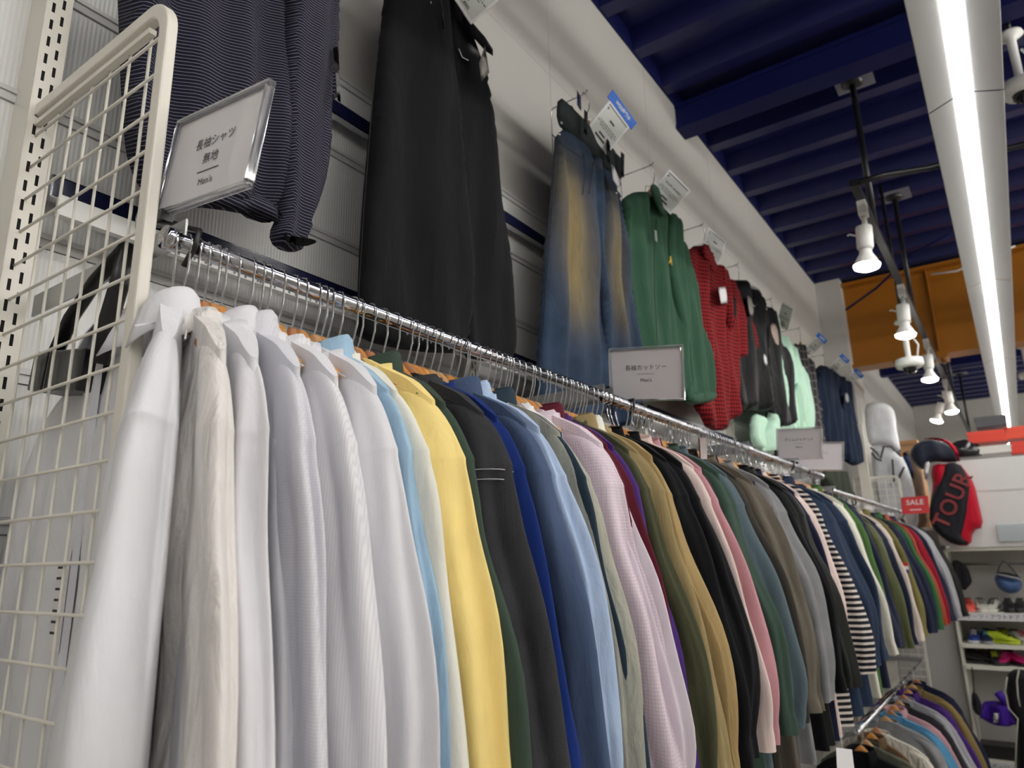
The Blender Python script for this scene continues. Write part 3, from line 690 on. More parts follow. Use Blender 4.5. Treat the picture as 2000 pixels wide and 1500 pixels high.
# (px of outer sleeve edge at row 1200, turn, fabric, label, options)
LST = [
 (366, 27, W1, 'glossy white dress shirt nearest the camera, its wide sleeve covering the mesh end post', dict(T=0.030, seed=1, sw=1.7, grow=1.5, Ym=.438, keep=.64)),
 (446, 19, W2, 'cream white linen shirt with raised yoke seam, second from the mesh end', dict(T=0.028, seed=2)),
 (522, 19, W3, 'plain white shirt squeezed between the cream linen and the textured white shirt', dict(T=0.026, seed=3)),
 (640, 14, W4, 'white shirt with fine diagonal dobby texture, fourth from the mesh end', dict(T=0.034, seed=4)),
 (732, 12, W5, 'large white shirt with faint vertical weave and broad shoulder yoke', dict(T=0.030, seed=5)),
 (818, 12, W3, 'white shirt just in front of the light blue denim shirt', dict(T=0.030, seed=6)),
 (826, 8, LBD, 'light blue washed denim shirt peeping out behind the white shirts', dict(T=0.024, seed=7, Ym=.674, keep=.97)),
 (874, 8, OFF, 'off white open collar shirt standing before the yellow shirt', dict(T=0.030, seed=8)),
 (962, 4, YEL, 'bright yellow cotton shirt in the middle of the first rail', dict(T=0.036, seed=9)),
 (982, 5, FOR, 'dark forest green shirt behind the yellow shirt', dict(T=0.030, seed=10)),
 (1064, 4, CHA, 'washed black denim shirt with pale stitching', dict(T=0.038, seed=11, stitch=True)),
 (1090, 5, ROY, 'royal blue shirt behind the washed black denim shirt', dict(T=0.020, seed=12)),
 (1150, 3, SLA, 'slate blue shirt beside the royal blue one', dict(T=0.032, seed=13)),
 (1174, 5, LTB, 'light blue oxford shirt behind the slate blue shirt', dict(T=0.026, seed=14)),
 (1216, 4, STO, 'stone grey crinkled linen shirt with seamed shoulder', dict(T=0.030, seed=15)),
 (1222, 2, TEA, 'narrow strip of dark teal denim shirt beside the stone linen', dict(T=0.018, seed=16)),
 (1296, 4, PNK, 'pale pink micro check dress shirt with buttoned cuff', dict(T=0.036, seed=17)),
 (1300, 4, LIL, 'plain pale lilac shirt just behind the pink micro check shirt', dict(T=0.022, seed=18)),
 (1309, 4, BUR, 'burgundy shirt, a thin strip before the purple one', dict(T=0.02, seed=19)),
 (1322, 4, PUR, 'vivid purple shirt behind the burgundy one', dict(T=0.026, seed=20)),
 (1350, 4, OLI, 'dark olive shirt between the purple and the khaki shirts', dict(T=0.026, seed=21)),
 (1371, 3, KHA, 'khaki shirt with gathered sleeve, first of the two sand coloured ones', dict(T=0.03, seed=22)),
 (1396, 3, TAN, 'lighter tan shirt directly in front of the black tops', dict(T=0.034, seed=23)),
 (1422, 4, BLA, 'black long sleeved top, foremost of the black group after the tan shirt', dict(T=0.034, seed=24, collar='band', cuff=BLA, L=.9)),
 (1453, 3, BLA, 'second black long sleeved top, next to the pale pink one', dict(T=0.036, seed=25, collar='band', L=.9)),
 (1474, 3, PPK, 'pale pink long sleeved tee', dict(T=0.03, seed=26, collar='band', L=.85)),
 (1489, 3, RSE, 'rose pink tee behind the pale pink one', dict(T=0.026, seed=27, collar='band')),
 (1492, 3, CHJ, 'charcoal top behind the rose pink tee', dict(T=0.036, seed=28, collar='band', flare=-0.02)),
 (1521, 3, DGR, 'dark green long sleeved top behind the charcoal one', dict(T=0.04, seed=29, collar='band', L=.88)),
 (1536, 3, STB, 'steel blue top showing its bent elbow behind the dark green top', dict(T=0.03, seed=30, collar='band')),
 (1553, 3, BRO, 'dark brown top beside the taupe one', dict(T=0.04, seed=31, collar='band', L=.9)),
 (1584, 3, TAU, 'taupe grey sweatshirt before the heather grey one', dict(T=0.045, seed=32, collar='band', flare=.01)),
 (1588, 3, DPU, 'very dark purple sweater hidden behind the taupe sweatshirt', dict(T=0.03, seed=33, collar='band', flare=-0.03)),
 (1613, 3, HEA, 'heather grey sweatshirt with wide cuff', dict(T=0.05, seed=34, collar='band', slen=.84)),
 (1640, 2, BLA, 'black top right behind the heather grey sweatshirt', dict(T=0.045, seed=35, collar='band', L=.9)),
 (1650, 2, DKG, 'black green top between two black ones in the third bay', dict(T=0.04, seed=36, collar='band', L=.92)),
 (1660, 3, NVY, 'dark navy sweater in front of the striped tops', dict(T=0.045, seed=37, collar='band', L=.9)),
 (1668, 2, PPK, 'pinkish white raglan top before the striped shirt', dict(T=0.04, seed=38, collar='band', flare=-.01)),
 (1688, 2, STP, 'black and white horizontally striped long sleeved tee', dict(T=0.05, seed=39, collar='band', L=.9)),
 (1708, 3, DEN, 'dark indigo denim jacket after the striped tee', dict(T=0.06, seed=40)),
 (1725, 2, DEN, 'second indigo denim jacket with orange bar tacks', dict(T=0.06, seed=41)),
 (1742, 2, WDN, 'ecru white denim jacket in the third bay', dict(T=0.05, seed=42)),
 (1750, 2, GR2, 'green canvas jacket behind the ecru one', dict(T=0.05, seed=43, flare=-.03)),
 (1760, 2, NV2, 'navy jacket at the end of the third rail', dict(T=0.06, seed=44)),
]
rail_y = lambda y: RZ if y < 4.2 else 0.345+ZC
HK = []
stitch_m = plain('pale_thread', (170, 170, 172), 0.8)
EXTRA = [
 (380, 24, W1, 'white shirt whose collar tip stands behind the cream linen shirt', dict(T=0.016, wid=.80)),
 (480, 22, W3, 'narrow white shirt with only its collar points above the textured shirt', dict(T=0.02, wid=.80)),
 (560, 20, W1, 'white shirt with pointed collar tip before the large yoke shirt', dict(T=0.02, wid=.80)),
 (672, 16, W5, 'slim white shirt showing just a collar point near the amber hangers', dict(T=0.02, wid=.80)),
 (1100, 6, LTB, 'pale blue shirt showing collar tips only, behind the slate shirt', dict(T=0.02, wid=.80)),
 (1185, 6, W1, 'white shirt showing collar tip between light blue and stone shirts', dict(T=0.018, wid=.80)),
 (1330, 5, cc('sand_poplin', (200, 182, 140)), 'sand coloured shirt with striped collar points before the khaki shirts', dict(T=0.02, wid=.80)),
 (1340, 5, OFF, 'cream shirt, thin sliver visible beside the olive shirt', dict(T=0.018, wid=.86)),
]
ALL = []
for i, (px, th, mt, lab, op) in enumerate(LST+EXTRA):
    op = dict(op); ym = op.pop('Ym', None); op['seed'] = op.get('seed', 70+i)
    yh, w_ = place(px, th, Ym=ym, wid=op.get('wid', 1.0))
    kw = op.pop('keep', None)
    if kw: op['wid'] = kw
    if i >= len(LST): yh += 0.010
    if yh > 1.45: op['L'] = max(op.get('L', .76), 1.0)
    ALL.append((yh, i, th, mt, lab, op))
ALL.sort(key=lambda q: q[0])
for j, (yh, i, th, mt, lab, op) in enumerate(ALL):
    st = op.pop('stitch', False)
    gp = yh-ALL[j-1][0] if j else 0.05
    gn = ALL[j+1][0]-yh if j+1 < len(ALL) else 0.05
    T_ = op['T']
    op['T'] = min(T_, max(0.012, 0.62*gp+0.004)) if j else T_
    op['Tb'] = min(T_, max(0.010, 0.5*gn))
    op['ch'] = (0.0, 0.02, 0.03)[(i*7) % 3]
    op.setdefault('fold', 1.3)
    g_ = garment('shirt' if op.get('collar', 'shirt') == 'shirt' else 'top', RXX, yh, RZ, -math.radians(th), mt, lab, 'jacket' if 'jacket' in lab else ('shirt' if 'shirt' in lab else 'top'), G1, **op)
    if 'jacket' in lab: g_.name = 'jacket'
    if st:
        for sd in (1,):
            m = MB()
            for dz in (-0.2745, -0.289):
                m.tube([(sd*(0.172+0.0475*spow(math.cos(2*PI*k/20), .85)), op['T']*1.03*spow(math.sin(2*PI*k/20), .85), dz) for k in range(21)], 0.0009, 5)
            m.build('stitching', stitch_m, g_)
    HK.append((yh, th, lab, op.get('wid', 1)))
# shirt hanging on the bracket behind the mesh, seen from the front
sh0 = garment('shirt', -0.985, 0.462, 0.425+ZC, math.radians(-4), W1, 'white button front shirt hanging behind the wire mesh, facing the camera', 'shirt', G1, T=0.030, seed=60, buttons=True, wid=1.12, L=1.0)
hanger(-0.985, 0.462, 0.425+ZC, math.radians(-4), 'tan wooden hanger inside the front-facing shirt behind the mesh', 'wooden hangers with chrome hooks', 1)
tg = MB().box((-0.02, -0.0375, -0.52), (0.018, -0.0365, -0.40)).build('price_tag', PAPER, sh0)
mm = MB()
for k in range(7): mm.box((-0.014, -0.0382, -0.50+k*0.013), (0.006+0.002*(k % 3), -0.0376, -0.497+k*0.013))
mm.build('print', INK, tg)
# second rack beyond Y=4.2
LS2 = [
 (1772, 4.36, OLV, 'olive field jacket with broad shoulders on top of the lower fourth rail', 'jacket', dict(T=.07)),
 (1787, 4.52, NV2, 'navy windbreaker next to the olive field jacket', 'jacket', dict(T=.05)),
 (1797, 4.72, cc('pale_lining', (206, 192, 182)), 'light pinkish jacket with open collar in the fourth bay', 'jacket', dict(T=.05)),
 (1809, 4.95, cc('olive_tan_canvas', (126, 118, 66)), 'tan and olive jacket with a small red white blue patch', 'jacket', dict(T=.05, patch=True)),
 (1829, 5.20, NV2, 'navy zip jacket beside the green fleece', 'jacket', dict(T=.05)),
 (1843, 5.45, GRN, 'kelly green fleece jacket on the far rack', 'jacket', dict(T=.05, slen=.84)),
 (1836, 5.60, BLA, 'black jacket behind the green fleece', 'jacket', dict(T=.05)),
 (1846, 5.75, RST, 'rust and orange striped jacket on the far rack', 'jacket', dict(T=.045)),
 (1857, 5.90, RED, 'crimson red fleece near the rack end', 'jacket', dict(T=.045)),
 (1868, 6.12, NV2, 'navy jacket with red trim behind the crimson fleece', 'jacket', dict(T=.05)),
 (1884, 6.38, LGY, 'light grey crumpled nylon jacket near the shoe shelf', 'jacket', dict(T=.05)),
 (1897, 6.62, DKG, 'black jacket last on the rack, in front of the shoe shelf', 'jacket', dict(T=.05)),
]
for i, (px, yh, mt, lab, ct, op) in enumerate(LS2):
    _, wd_ = place(px, 3, Ym=yh); op = dict(op); op['wid'] = min(1.35, max(.9, wd_))
    op = dict(op); patch = op.pop('patch', False)
    g_ = garment('jacket', RXX, yh, 0.345+ZC, -math.radians(3), mt, lab, ct, 'jackets on the far rail', seed=90+i, collar='shirt' if i % 2 else 'band', L=.78, **op)
    if patch:
        q = MB().box((0.20, -0.062, -0.42), (0.25, -0.058, -0.40)).build('patch', plain('patch_red', (190, 30, 40), .7), g_)
        MB().box((0.20, -0.0622, -0.44), (0.25, -0.058, -0.42)).build('patch', PAPER, g_); MB().box((0.20, -0.062, -0.46), (0.25, -0.058, -0.44)).build('patch', plain('patch_blue', (30, 50, 120), .7), g_)
    HK.append((yh, 3, lab, 1.0))
# lower tier of the far rack
LS3 = [(1800, 4.16, BLA, 'black top nearest on the lower rail at the frame bottom', dict(T=.04, cy=1480)), (1812, 4.30, GRB, 'grey green nylon jacket on the lower rail at the frame bottom', dict(T=.05, cy=1480)), (1850, 4.62, cc('ivory_quilt', (214, 208, 194), wrinkle=1.0, wscale=40), 'ivory quilted jacket on the lower rail', dict(T=.04, cy=1480)),
 (1790, 4.46, cc('brown_suede', (120, 92, 66)), 'brown suede jacket between lower hangers', dict(T=.04, cy=1480)),
 (1862, 4.95, HEA, 'mid grey sweatshirt on the lower rail', dict(T=.06, cy=1430)), (1867, 5.15, cc('sky_trim', (80, 150, 196)), 'sky blue top behind the grey sweatshirt, lower rail', dict(T=.04, cy=1430)),
 (1866, 5.30, cc('petal_pink', (214, 160, 170)), 'petal pink polo with pointed flap on the lower rail', dict(T=.04, cy=1400)), (1880, 5.50, CHJ, 'charcoal top on the lower rail beyond the pink polo', dict(T=.04, cy=1430)),
 (1888, 5.72, LGY, 'light grey top hanging low in the far rack', dict(T=.04, cy=1430)), (1898, 5.95, PUR, 'purple jacket on the lower rail', dict(T=.04, cy=1430)),
 (1908, 6.20, cc('gold_khaki', (150, 128, 76)), 'golden khaki trousers style jacket on the lower rail', dict(T=.045, cy=1430)), (1916, 6.45, NVY, 'navy top last on the lower rail', dict(T=.05, cy=1430))]
for i, (px, yh, mt, lab, op) in enumerate(LS3):
    op = dict(op); cy = op.pop('cy')
    P = onY(px, cy, yh); zz = P[2]-ZC+0.86-0.06
    R0 = float(np.interp(zz, [-.8, -.6, -.48, -.35, -.2], [.316, .305, .281, .24, .206]))
    garment('jacket' if 'jacket' in lab else 'top', RXX, yh, -0.86+ZC, -0.04, mt, lab.replace('trousers style ', ''), 'jacket' if 'jacket' in lab else 'top', 'clothes on the lower far rail', wid=min(1.35, max(.85, (P[0]-RXX)/R0)), seed=120+i, collar='band' if i % 3 else 'shirt', L=.7, **op)
    hanger(RXX, yh, -0.86+ZC, -0.04, 'wooden hanger on the lower rail holding the '+' '.join(lab.split()[:4]), 'wooden hangers on the lower rail', i % 3, i % 2)
# hangers: one inside every garment, plus the tightly packed ones between
rg = random.Random(11)
SMALL = {'shirt', 'top', 'jacket', 'tee', 'sweater', 'sweatshirt', 'fleece'}
HK.sort(key=lambda q: q[0])
used = []
for i, (yh, th, lab, wd_) in enumerate(HK):
    ws = lab.replace(',', '').split()[:7]
    while ws[-1] in ('with', 'the', 'of', 'its', 'and', 'to', 'a', 'in', 'on', 'behind', 'between', 'before', 'front', 'only', 'just', 'whose', 'beside', 'directly', 'showing'): ws = ws[:-1]
    hanger(RXX, yh, rail_y(yh), -math.radians(th), 'wooden hanger carrying the '+' '.join(ws), 'wooden hangers with chrome hooks', rg.choice((0, 0, 1, 2)), rg.choice((0, 0, 1)) if yh > 1.6 else 0, arm=0.9 if wd_ >= .9 else wd_*.8)
    used.append(yh)
def fill(ya, yb, step, lab, z):
    y = ya
    while y < yb:
        if min(abs(y-u) for u in used) > 0.009:
            hanger(RXX, y, z, -math.radians(rg.uniform(2, 12)), lab, 'packed wooden hangers between the clothes', rg.choice((0, 0, 1, 2)), rg.choice((0, 0, 1)) if y > 1.6 else 0)
            used.append(y)
        y += step*rg.uniform(0.75, 1.25)
fill(0.45, 1.57, 0.024, 'wooden hanger with chrome hook packed between shirts on the first rail', RZ)
fill(1.63, 2.77, 0.026, 'wooden hanger with chrome hook packed between tops on the second rail', RZ)
fill(2.83, 4.03, 0.028, 'wooden hanger with chrome hook packed between tops on the third rail', RZ)
fill(4.34, 6.93, 0.055, 'wooden hanger with chrome hook packed on the far fourth rail', 0.345+ZC)

# ================================================================== acrylic signs on the rail
clear = plain('clear_acrylic', (240, 241, 245), 0.05, trans=0.92, spec=0.5)
signp = plain('sign_paper', (214, 211, 216), 0.35, coat=0.6)
def sign(c, u, v, lines, label, sub="Men's", w=.21, h=.148, clipx=-1):
    c = Vector(c)+Vector((0, 0, ZC)); M = frame_mat(c, u, v)
    r = empty('rail_sign', M=M, label=label, cat='sign', group='clear framed signs clipped on the rail')
    m = MB(); t = 0.006; bw = 0.007
    for a, b in (((-w/2, -h/2), (w/2, -h/2+bw)), ((-w/2, h/2-bw), (w/2, h/2)), ((-w/2, -h/2+bw), (-w/2+bw, h/2-bw)), ((w/2-bw, -h/2+bw), (w/2, h/2-bw))):
        m.box((a[0], a[1], -t), (b[0], b[1], t))
    f = m.build('clear_frame', clear, r); md = f.modifiers.new('b', 'BEVEL'); md.width = 0.002; md.segments = 2
    MB().box((-w/2+bw, -h/2+bw, -0.002), (w/2-bw, h/2-bw, 0.0)).build('paper', signp, r)
    MB().box((-w/2+bw-.001, -h/2+bw-.001, -0.003), (-w/2+bw+.001, h/2-bw, 0.0025)).box((-w/2+bw, h/2-bw-.001, -0.003), (w/2-bw, h/2-bw+.001, 0.0025)).build('frame_seam', plain('seam_grey', (150, 150, 156), .4), r)
    T_ = lambda x, y: Matrix.Translation((x, y, 0.0008))
    if len(lines) == 2:
        text(lines[0], 0.0175, T_(0.002, 0.017), INK, r); text(lines[1], 0.0175, T_(0.0, -0.008), INK, r)
        yl = -0.026; ys = -0.042
    else:
        text(lines[0], 0.0165, T_(0.0, 0.017), INK, r); yl = 0.0; ys = -0.017
    if sub:
        MB().box((-0.024, yl-0.0004, 0.0003), (0.024, yl+0.0004, 0.0008)).build('rule_line', INK, r)
        text(sub, 0.0135, T_(0, ys), INK, r)
    # black clip holding the lower corner on the rail
    m = MB(); xl = clipx*w/2
    m.box((xl-0.006, -h/2-0.010, -0.009), (xl+0.030, -h/2+0.004, 0.009)); m.box((xl-0.008, -h/2-0.010, -0.010), (xl+0.003, -h/2+0.045, 0.010))
    m.build('clip', BLACKP, r)
    m = MB(); rr = Vector((RXX, c.y, RZ)); ri = M.inverted() @ rr
    m.tube([(xl+0.002, -h/2-0.006, 0), (ri.x+0.022, ri.y+0.016, ri.z), (ri.x+0.020, ri.y-0.006, ri.z), (ri.x+0.004, ri.y-0.030, ri.z)], 0.004, 8)
    m.build('clip_arm', BLACKP, r)
    return r
sign((-.783, .452, .526), (.993, .007, -.115), (.114, .072, .991), ['長袖シャツ', '無地'], 'clear framed sign for plain long sleeved shirts, beside the mesh end panel')
sign((-.759, 1.722, .483), (.99, .082, -.112), (.127, -.202, .971), ['長袖カットソー'], 'clear framed sign in front of the green jacket, where the first two rails meet')
sign((-.769, 3.405, .499), (.985, -.141, -.099), (.097, -.021, .995), ['デニムジャケット'], 'clear framed sign on the third rail, in front of the mint jumpsuit')
sign((-.743, 3.70, .468), (.994, .051, -.093), (.082, .184, .979), ['ブルゾン'], 'clear framed sign partly hidden behind the one on the third rail', sub='')
# sale card at the far end
M = frame_mat(Vector((-.701, 6.999, .396+ZC)), (.99, -.139, -.005), (.036, .219, .975))
r = empty('sale_sign', M=M, label='small red SALE sign at the far end of the clothes rail', cat='sign')
MB().box((-.105, -.074, -.002), (.105, .074, 0)).build('card', plain('sale_red', (206, 62, 66), 0.5), r)
text('SALE', 0.062, Matrix.Translation((0, 0.022, 0.001)), PAPER, r, bold=0.001)
MB().box((-.045, -.045, .0005), (.045, -.037, .001)).build('small_print', PAPER, r)
MB().tube([(-.09, -.074, -.004), (-.12, -.12, -.004)], .004, 6).build('clip', BLACKP, r)
# ================================================================== wall garments on wire arms
GX = -1.12
def P(x, y, X=GX): return onX(x, y, X)
def wallp(name, px, T, mat, parent, X=GX, **k):
    return puff(name, [onX(x, y, X) for x, y in px], (X, 0, 0), (0, 1, 0), (0, 0, 1), T, mat, parent, **k)
def lerpline(px, X=GX): return [onX(x, y, X) for x, y in px]
def wall_arm(hx, hy, label, rodlen=0.45):
    p = onX(hx, hy, GX-0.005)
    r = wroot('display_arm', (WX+0.02, p.y-0.03, p.z-rodlen), label, 'display arm', 'thin chrome arms raising the wall garments')
    MB().tube([(WX+0.035, p.y, p.z-rodlen), (WX+0.035, p.y, p.z-0.012), (WX+0.045, p.y, p.z-0.002), (p.x-0.01, p.y, p.z), (p.x+0.02, p.y, p.z+0.002), (p.x+0.024, p.y, p.z+0.012)], 0.0028, 8).build('rod', CHROME, r)
    MB().box((WX+0.03, p.y-0.01, p.z-rodlen-0.02), (WX+0.045, p.y+0.01, p.z-rodlen+0.02)).build('foot', CHROME, r)
    return p
def wall_hanger(p, label, kind=0, arms=0.19, tone=None):
    r = empty('hanger', (p.x, p.y, p.z-0.0), PI/2, label, 'hanger', 'wooden hangers on the wall')
    m = MB(); pts = [(0, 0, -0.15), (0, 0, -0.11), (-0.012, 0, -0.08)]
    for k in range(13):
        a = math.radians(-140-k*20); pts.append((0.0+0.026*math.cos(a), 0, -0.034+0.03*math.sin(a)*-1*-1))
    pts = [(0, 0, -0.15), (0, 0, -0.10), (0.012, 0, -0.075), (0.026, 0, -0.05), (0.028, 0, -0.03), (0.018, 0, -0.006), (0.0, 0, 0.004), (-0.016, 0, -0.004), (-0.022, 0, -0.02)]
    m.tube(pts, 0.0019, 8); m.build('hook', CHROME, r)
    o = link('wooden_arms', WM[kind], r); o.location = (0, 0, -0.035)
    return r
# striped tee
st = cloth('navy_fine_stripe_jersey', (26, 26, 38), pattern='stripe', sheen=0.02, col2=(104, 102, 118), pitch=0.0066, duty=0.23, wrinkle=0.25, wstr=0.3)
r = wroot('striped_tee', (GX, .70, .6+ZC), 'navy long sleeved top with fine white stripes, top left on the wall', 'shirt')
wallp('body', [(226, -90), (232, 60), (236, 190), (242, 270), (250, 320), (275, 375), (340, 402), (420, 408), (485, 420), (520, 440), (548, 420), (556, 300), (560, 100), (560, -90)], .05, st, r, fold=folds(.016, 34, 1), res=.014, edge=.05)
wallp('sleeve', [(545, -90), (648, -90), (646, 60), (640, 200), (638, 300), (625, 370), (600, 430), (588, 488), (560, 499), (525, 488), (514, 462), (532, 425), (540, 300)], .045, st, r, fold=folds(.010, 40, 2), res=.014, off=.015, edge=.04)
wallp('sleeve', [(632, -90), (662, -90), (664, 60), (669, 130), (673, 180), (660, 193), (642, 185), (632, 120)], .04, st, r, fold=folds(.012, 50, 3), res=.014, off=-.02)
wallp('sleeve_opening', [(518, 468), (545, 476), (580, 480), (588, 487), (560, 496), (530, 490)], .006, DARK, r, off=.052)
wallp('hem_fold', [(300, 372), (400, 380), (490, 388), (520, 410), (540, 440), (520, 445), (480, 425), (400, 413), (320, 400)], .012, st, r, off=.03)
tg = wallp('security_tag', [(627, 108), (636, 105), (640, 150), (630, 156)], .02, BLACKP, r, off=.04, smooth=0)
wallp('price_tag', [(626, 160), (632, 160), (636, 218), (629, 212)], .002, PAPER, r, off=.05, smooth=0)
# black trousers
bt = cloth('black_cotton_twill', (20, 20, 23), sheen=0.03, wrinkle=0.5, wstr=0.4, mottle=0.08)
r = wroot('black_trousers', (GX, 1.3, .55+ZC), 'wide black trousers hanging high on the wall behind the first rail', 'trousers')
wallp('leg', [(862, -90), (905, 30), (945, 108), (960, 220), (975, 330), (1000, 520), (1014, 705), (960, 706), (900, 695), (908, 560), (897, 440), (890, 330), (875, 150)], .035, bt, r, fold=folds(.006, 30, 5), res=.018, off=-.01, edge=.05)
wallp('leg', [(752, -90), (735, 80), (714, 250), (697, 430), (687, 640), (690, 665), (800, 690), (905, 692), (914, 560), (902, 430), (893, 300), (884, 180), (872, 60), (858, -90)], .045, bt, r, fold=folds(.008, 22, 4), res=.018, off=.012, edge=.05)
wallp('waistband', [(884, 30), (945, 100), (945, 125), (884, 60)], .012, bt, r, off=.035)
MB().tube(lerpline([(735, 120), (727, 200), (719, 300), (709, 430), (701, 560), (699, 680)], GX+.045), .0012, 5).build('side_seam', DARK, r)
wallp('security_tag', [(884, 98), (895, 101), (911, 120), (908, 128), (893, 122), (884, 106)], .018, plain('tag_grey', (70, 72, 76), .4), r, off=.05)
wallp('price_tag', [(915, 105), (923, 158), (907, 176), (903, 140)], .002, plain('kraft_grey_card', (150, 148, 142), .6), r, off=.062, smooth=0)
MB().tube(lerpline([(896, 95), (903, 112), (915, 118)], GX+.06), .0012, 5).build('tag_string', PAPER, r)
MB().lathe([(0, 0), (.004, 0), (.004, .002), (0, .002)], Matrix.Translation(onX(841, 5, GX+.06)) @ Matrix.Rotation(PI/2, 4, 'Y'), 12).build('eyelet', CHROME, r)
MB().tube(lerpline([(858, -10), (864, 20), (866, 55), (862, 25)], GX+.065), .0025, 6).build('drawstring', BLACKP, r)
# faded jeans
JA = onX(1108, 520, GX).y; JB = onX(1196, 520, GX).y
def wearf(org_y):
    def f(x, y):   # x along the wall, y height: honey coloured dye on the thighs, pale whiskers
        z = y-ZC
        a = np.exp(-((x-JA-0.04*(1.1-z))/0.10)**2-((z-1.06)/0.30)**4)
        b = 0.75*np.exp(-((x-JB-0.02*(1.1-z))/0.06)**2-((z-1.08)/0.27)**4)
        w_ = 0.25*np.exp(-((x-2.22)/0.16)**2)*np.maximum(0, np.sin(60*(z+0.6*x)))*np.exp(-((z-1.42)/0.06)**2)
        return np.clip(a+b+w_, 0, 1)
    return f
jn = cloth('faded_indigo_denim', (44, 58, 78), pattern='wear', sheen=0.03, col2=(126, 112, 80), wrinkle=0.5, wstr=1.0, weave=420, mottle=0.25)
jw = cloth('dirty_indigo_waistband', (50, 56, 58), sheen=0.03, wrinkle=0.6, wstr=0.8, mottle=0.2)
r = wroot('jeans', (GX, 2.2, .55+ZC), 'baggy blue jeans faded to honey brown on the thigh', 'jeans')
wf = wearf(0)
wallp('leg', [(1082, 235), (1140, 300), (1158, 420), (1170, 560), (1180, 700), (1186, 830), (1040, 830), (1044, 720), (1058, 520), (1070, 380)], .04, jn, r, fold=folds(.010, 30, 6), res=.014, off=.01, edge=.05, wear=wf)
wallp('leg', [(1135, 290), (1206, 350), (1212, 450), (1226, 560), (1238, 680), (1245, 830), (1180, 835), (1172, 700), (1160, 560), (1146, 420)], .035, jn, r, fold=folds(.014, 48, 7), res=.014, off=.0, edge=.04, wear=wf)
wallp('waistband', [(1084, 187), (1115, 216), (1146, 250), (1180, 282), (1211, 318), (1208, 362), (1175, 330), (1140, 300), (1108, 268), (1080, 243)], .022, jw, r, res=.012, off=.012, edge=.03)
for bx, by in ((1096, 240), (1092, 262), (1203, 377)):
    MB().lathe([(0, 0), (.006, 0), (.006, .003), (.003, .005), (0, .005)], Matrix.Translation(onX(bx, by, GX+.062)) @ Matrix.Rotation(PI/2, 4, 'Y'), 14).build('rivet', CHROME, r)
m = MB()
for seam in ([(1140, 300), (1143, 340), (1138, 380)], [(1078, 262), (1100, 285), (1140, 310)], [(1086, 300), (1080, 400), (1070, 520), (1058, 660)], [(1160, 318), (1156, 340), (1150, 380)]): m.tube(lerpline(seam, GX+.056), .0018, 5)
m.build('seams', plain('indigo_seam', (36, 46, 62), .9), r)
for lx, ly in ((1120, 232), (1165, 285), (1193, 312)):
    wallp('belt_loop', [(lx-3, ly-8), (lx+4, ly-2), (lx+3, ly+44), (lx-4, ly+38)], .006, jw, r, off=.052, smooth=0)
wallp('paper_label', [(1163, 332), (1168, 334), (1184, 372), (1176, 377), (1166, 362)], .0015, PAPER, r, off=.068, smooth=0)
wallp('leather_patch', [(1104, 186), (1112, 200), (1112, 228), (1104, 215)], .003, plain('navy_label', (26, 32, 78), .6), r, off=.05, smooth=0)
# green jacket
gj = cloth('green_cotton_jacket', (50, 82, 64), sheen=0.04, wrinkle=0.5, mottle=0.06)
r = wroot('green_jacket', (GX, 2.8, .7+ZC), 'green zip jacket with pointed collar and a tiny yellow chest emblem', 'jacket')
wallp('body', [(1213, 397), (1218, 385), (1242, 373), (1262, 378), (1285, 400), (1302, 416), (1316, 500), (1324, 600), (1336, 680), (1342, 740), (1332, 778), (1290, 785), (1245, 780), (1240, 672), (1232, 600), (1224, 502), (1210, 415)], .05, gj, r, fold=folds(.010, 34, 8), res=.016, edge=.06)
wallp('sleeve', [(1296, 410), (1312, 440), (1332, 502), (1350, 590), (1369, 675), (1377, 745), (1379, 788), (1335, 793), (1322, 785), (1338, 730), (1318, 650), (1300, 560), (1292, 470)], .045, gj, r, fold=folds(.008, 40, 9), res=.016, off=.02, edge=.04)
wallp('collar', [(1245, 370), (1258, 366), (1270, 392), (1282, 430), (1270, 428), (1256, 402)], .014, gj, r, res=.01, off=.055, edge=.01)
wallp('collar', [(1285, 398), (1297, 410), (1293, 425), (1284, 430), (1281, 415)], .012, gj, r, res=.01, off=.05, edge=.01)
wallp('neck_opening', [(1268, 385), (1284, 400), (1282, 425), (1276, 410)], .004, DARK, r, off=.052)
wallp('cuff', [(1325, 770), (1378, 762), (1380, 788), (1330, 793)], .03, gj, r, off=.04, res=.012)
MB().tube(lerpline([(1282, 430), (1279, 500), (1279, 570), (1284, 660), (1284, 780)], GX+.066), .0025, 6).build('zip', plain('zip_green', (32, 66, 48), .6), r)
MB().box((0, 0, 0), (.003, .02, .05), Matrix.Translation(onX(1279, 470, GX+.07))).build('grey_tag', plain('tag_grey_card', (120, 124, 120), .6), r)
e_ = onX(1309, 508, GX+.075)
MB().tube([e_+Vector((0, -.012, -.018)), e_+Vector((0, -.004, -.004)), e_+Vector((0, .006, .0)), e_+Vector((0, .002, .018))], .004, 6).tube([e_+Vector((0, .006, 0)), e_+Vector((0, .012, -.02))], .003, 6).build('chest_emblem', plain('emblem_yellow', (214, 178, 70), .7), r)
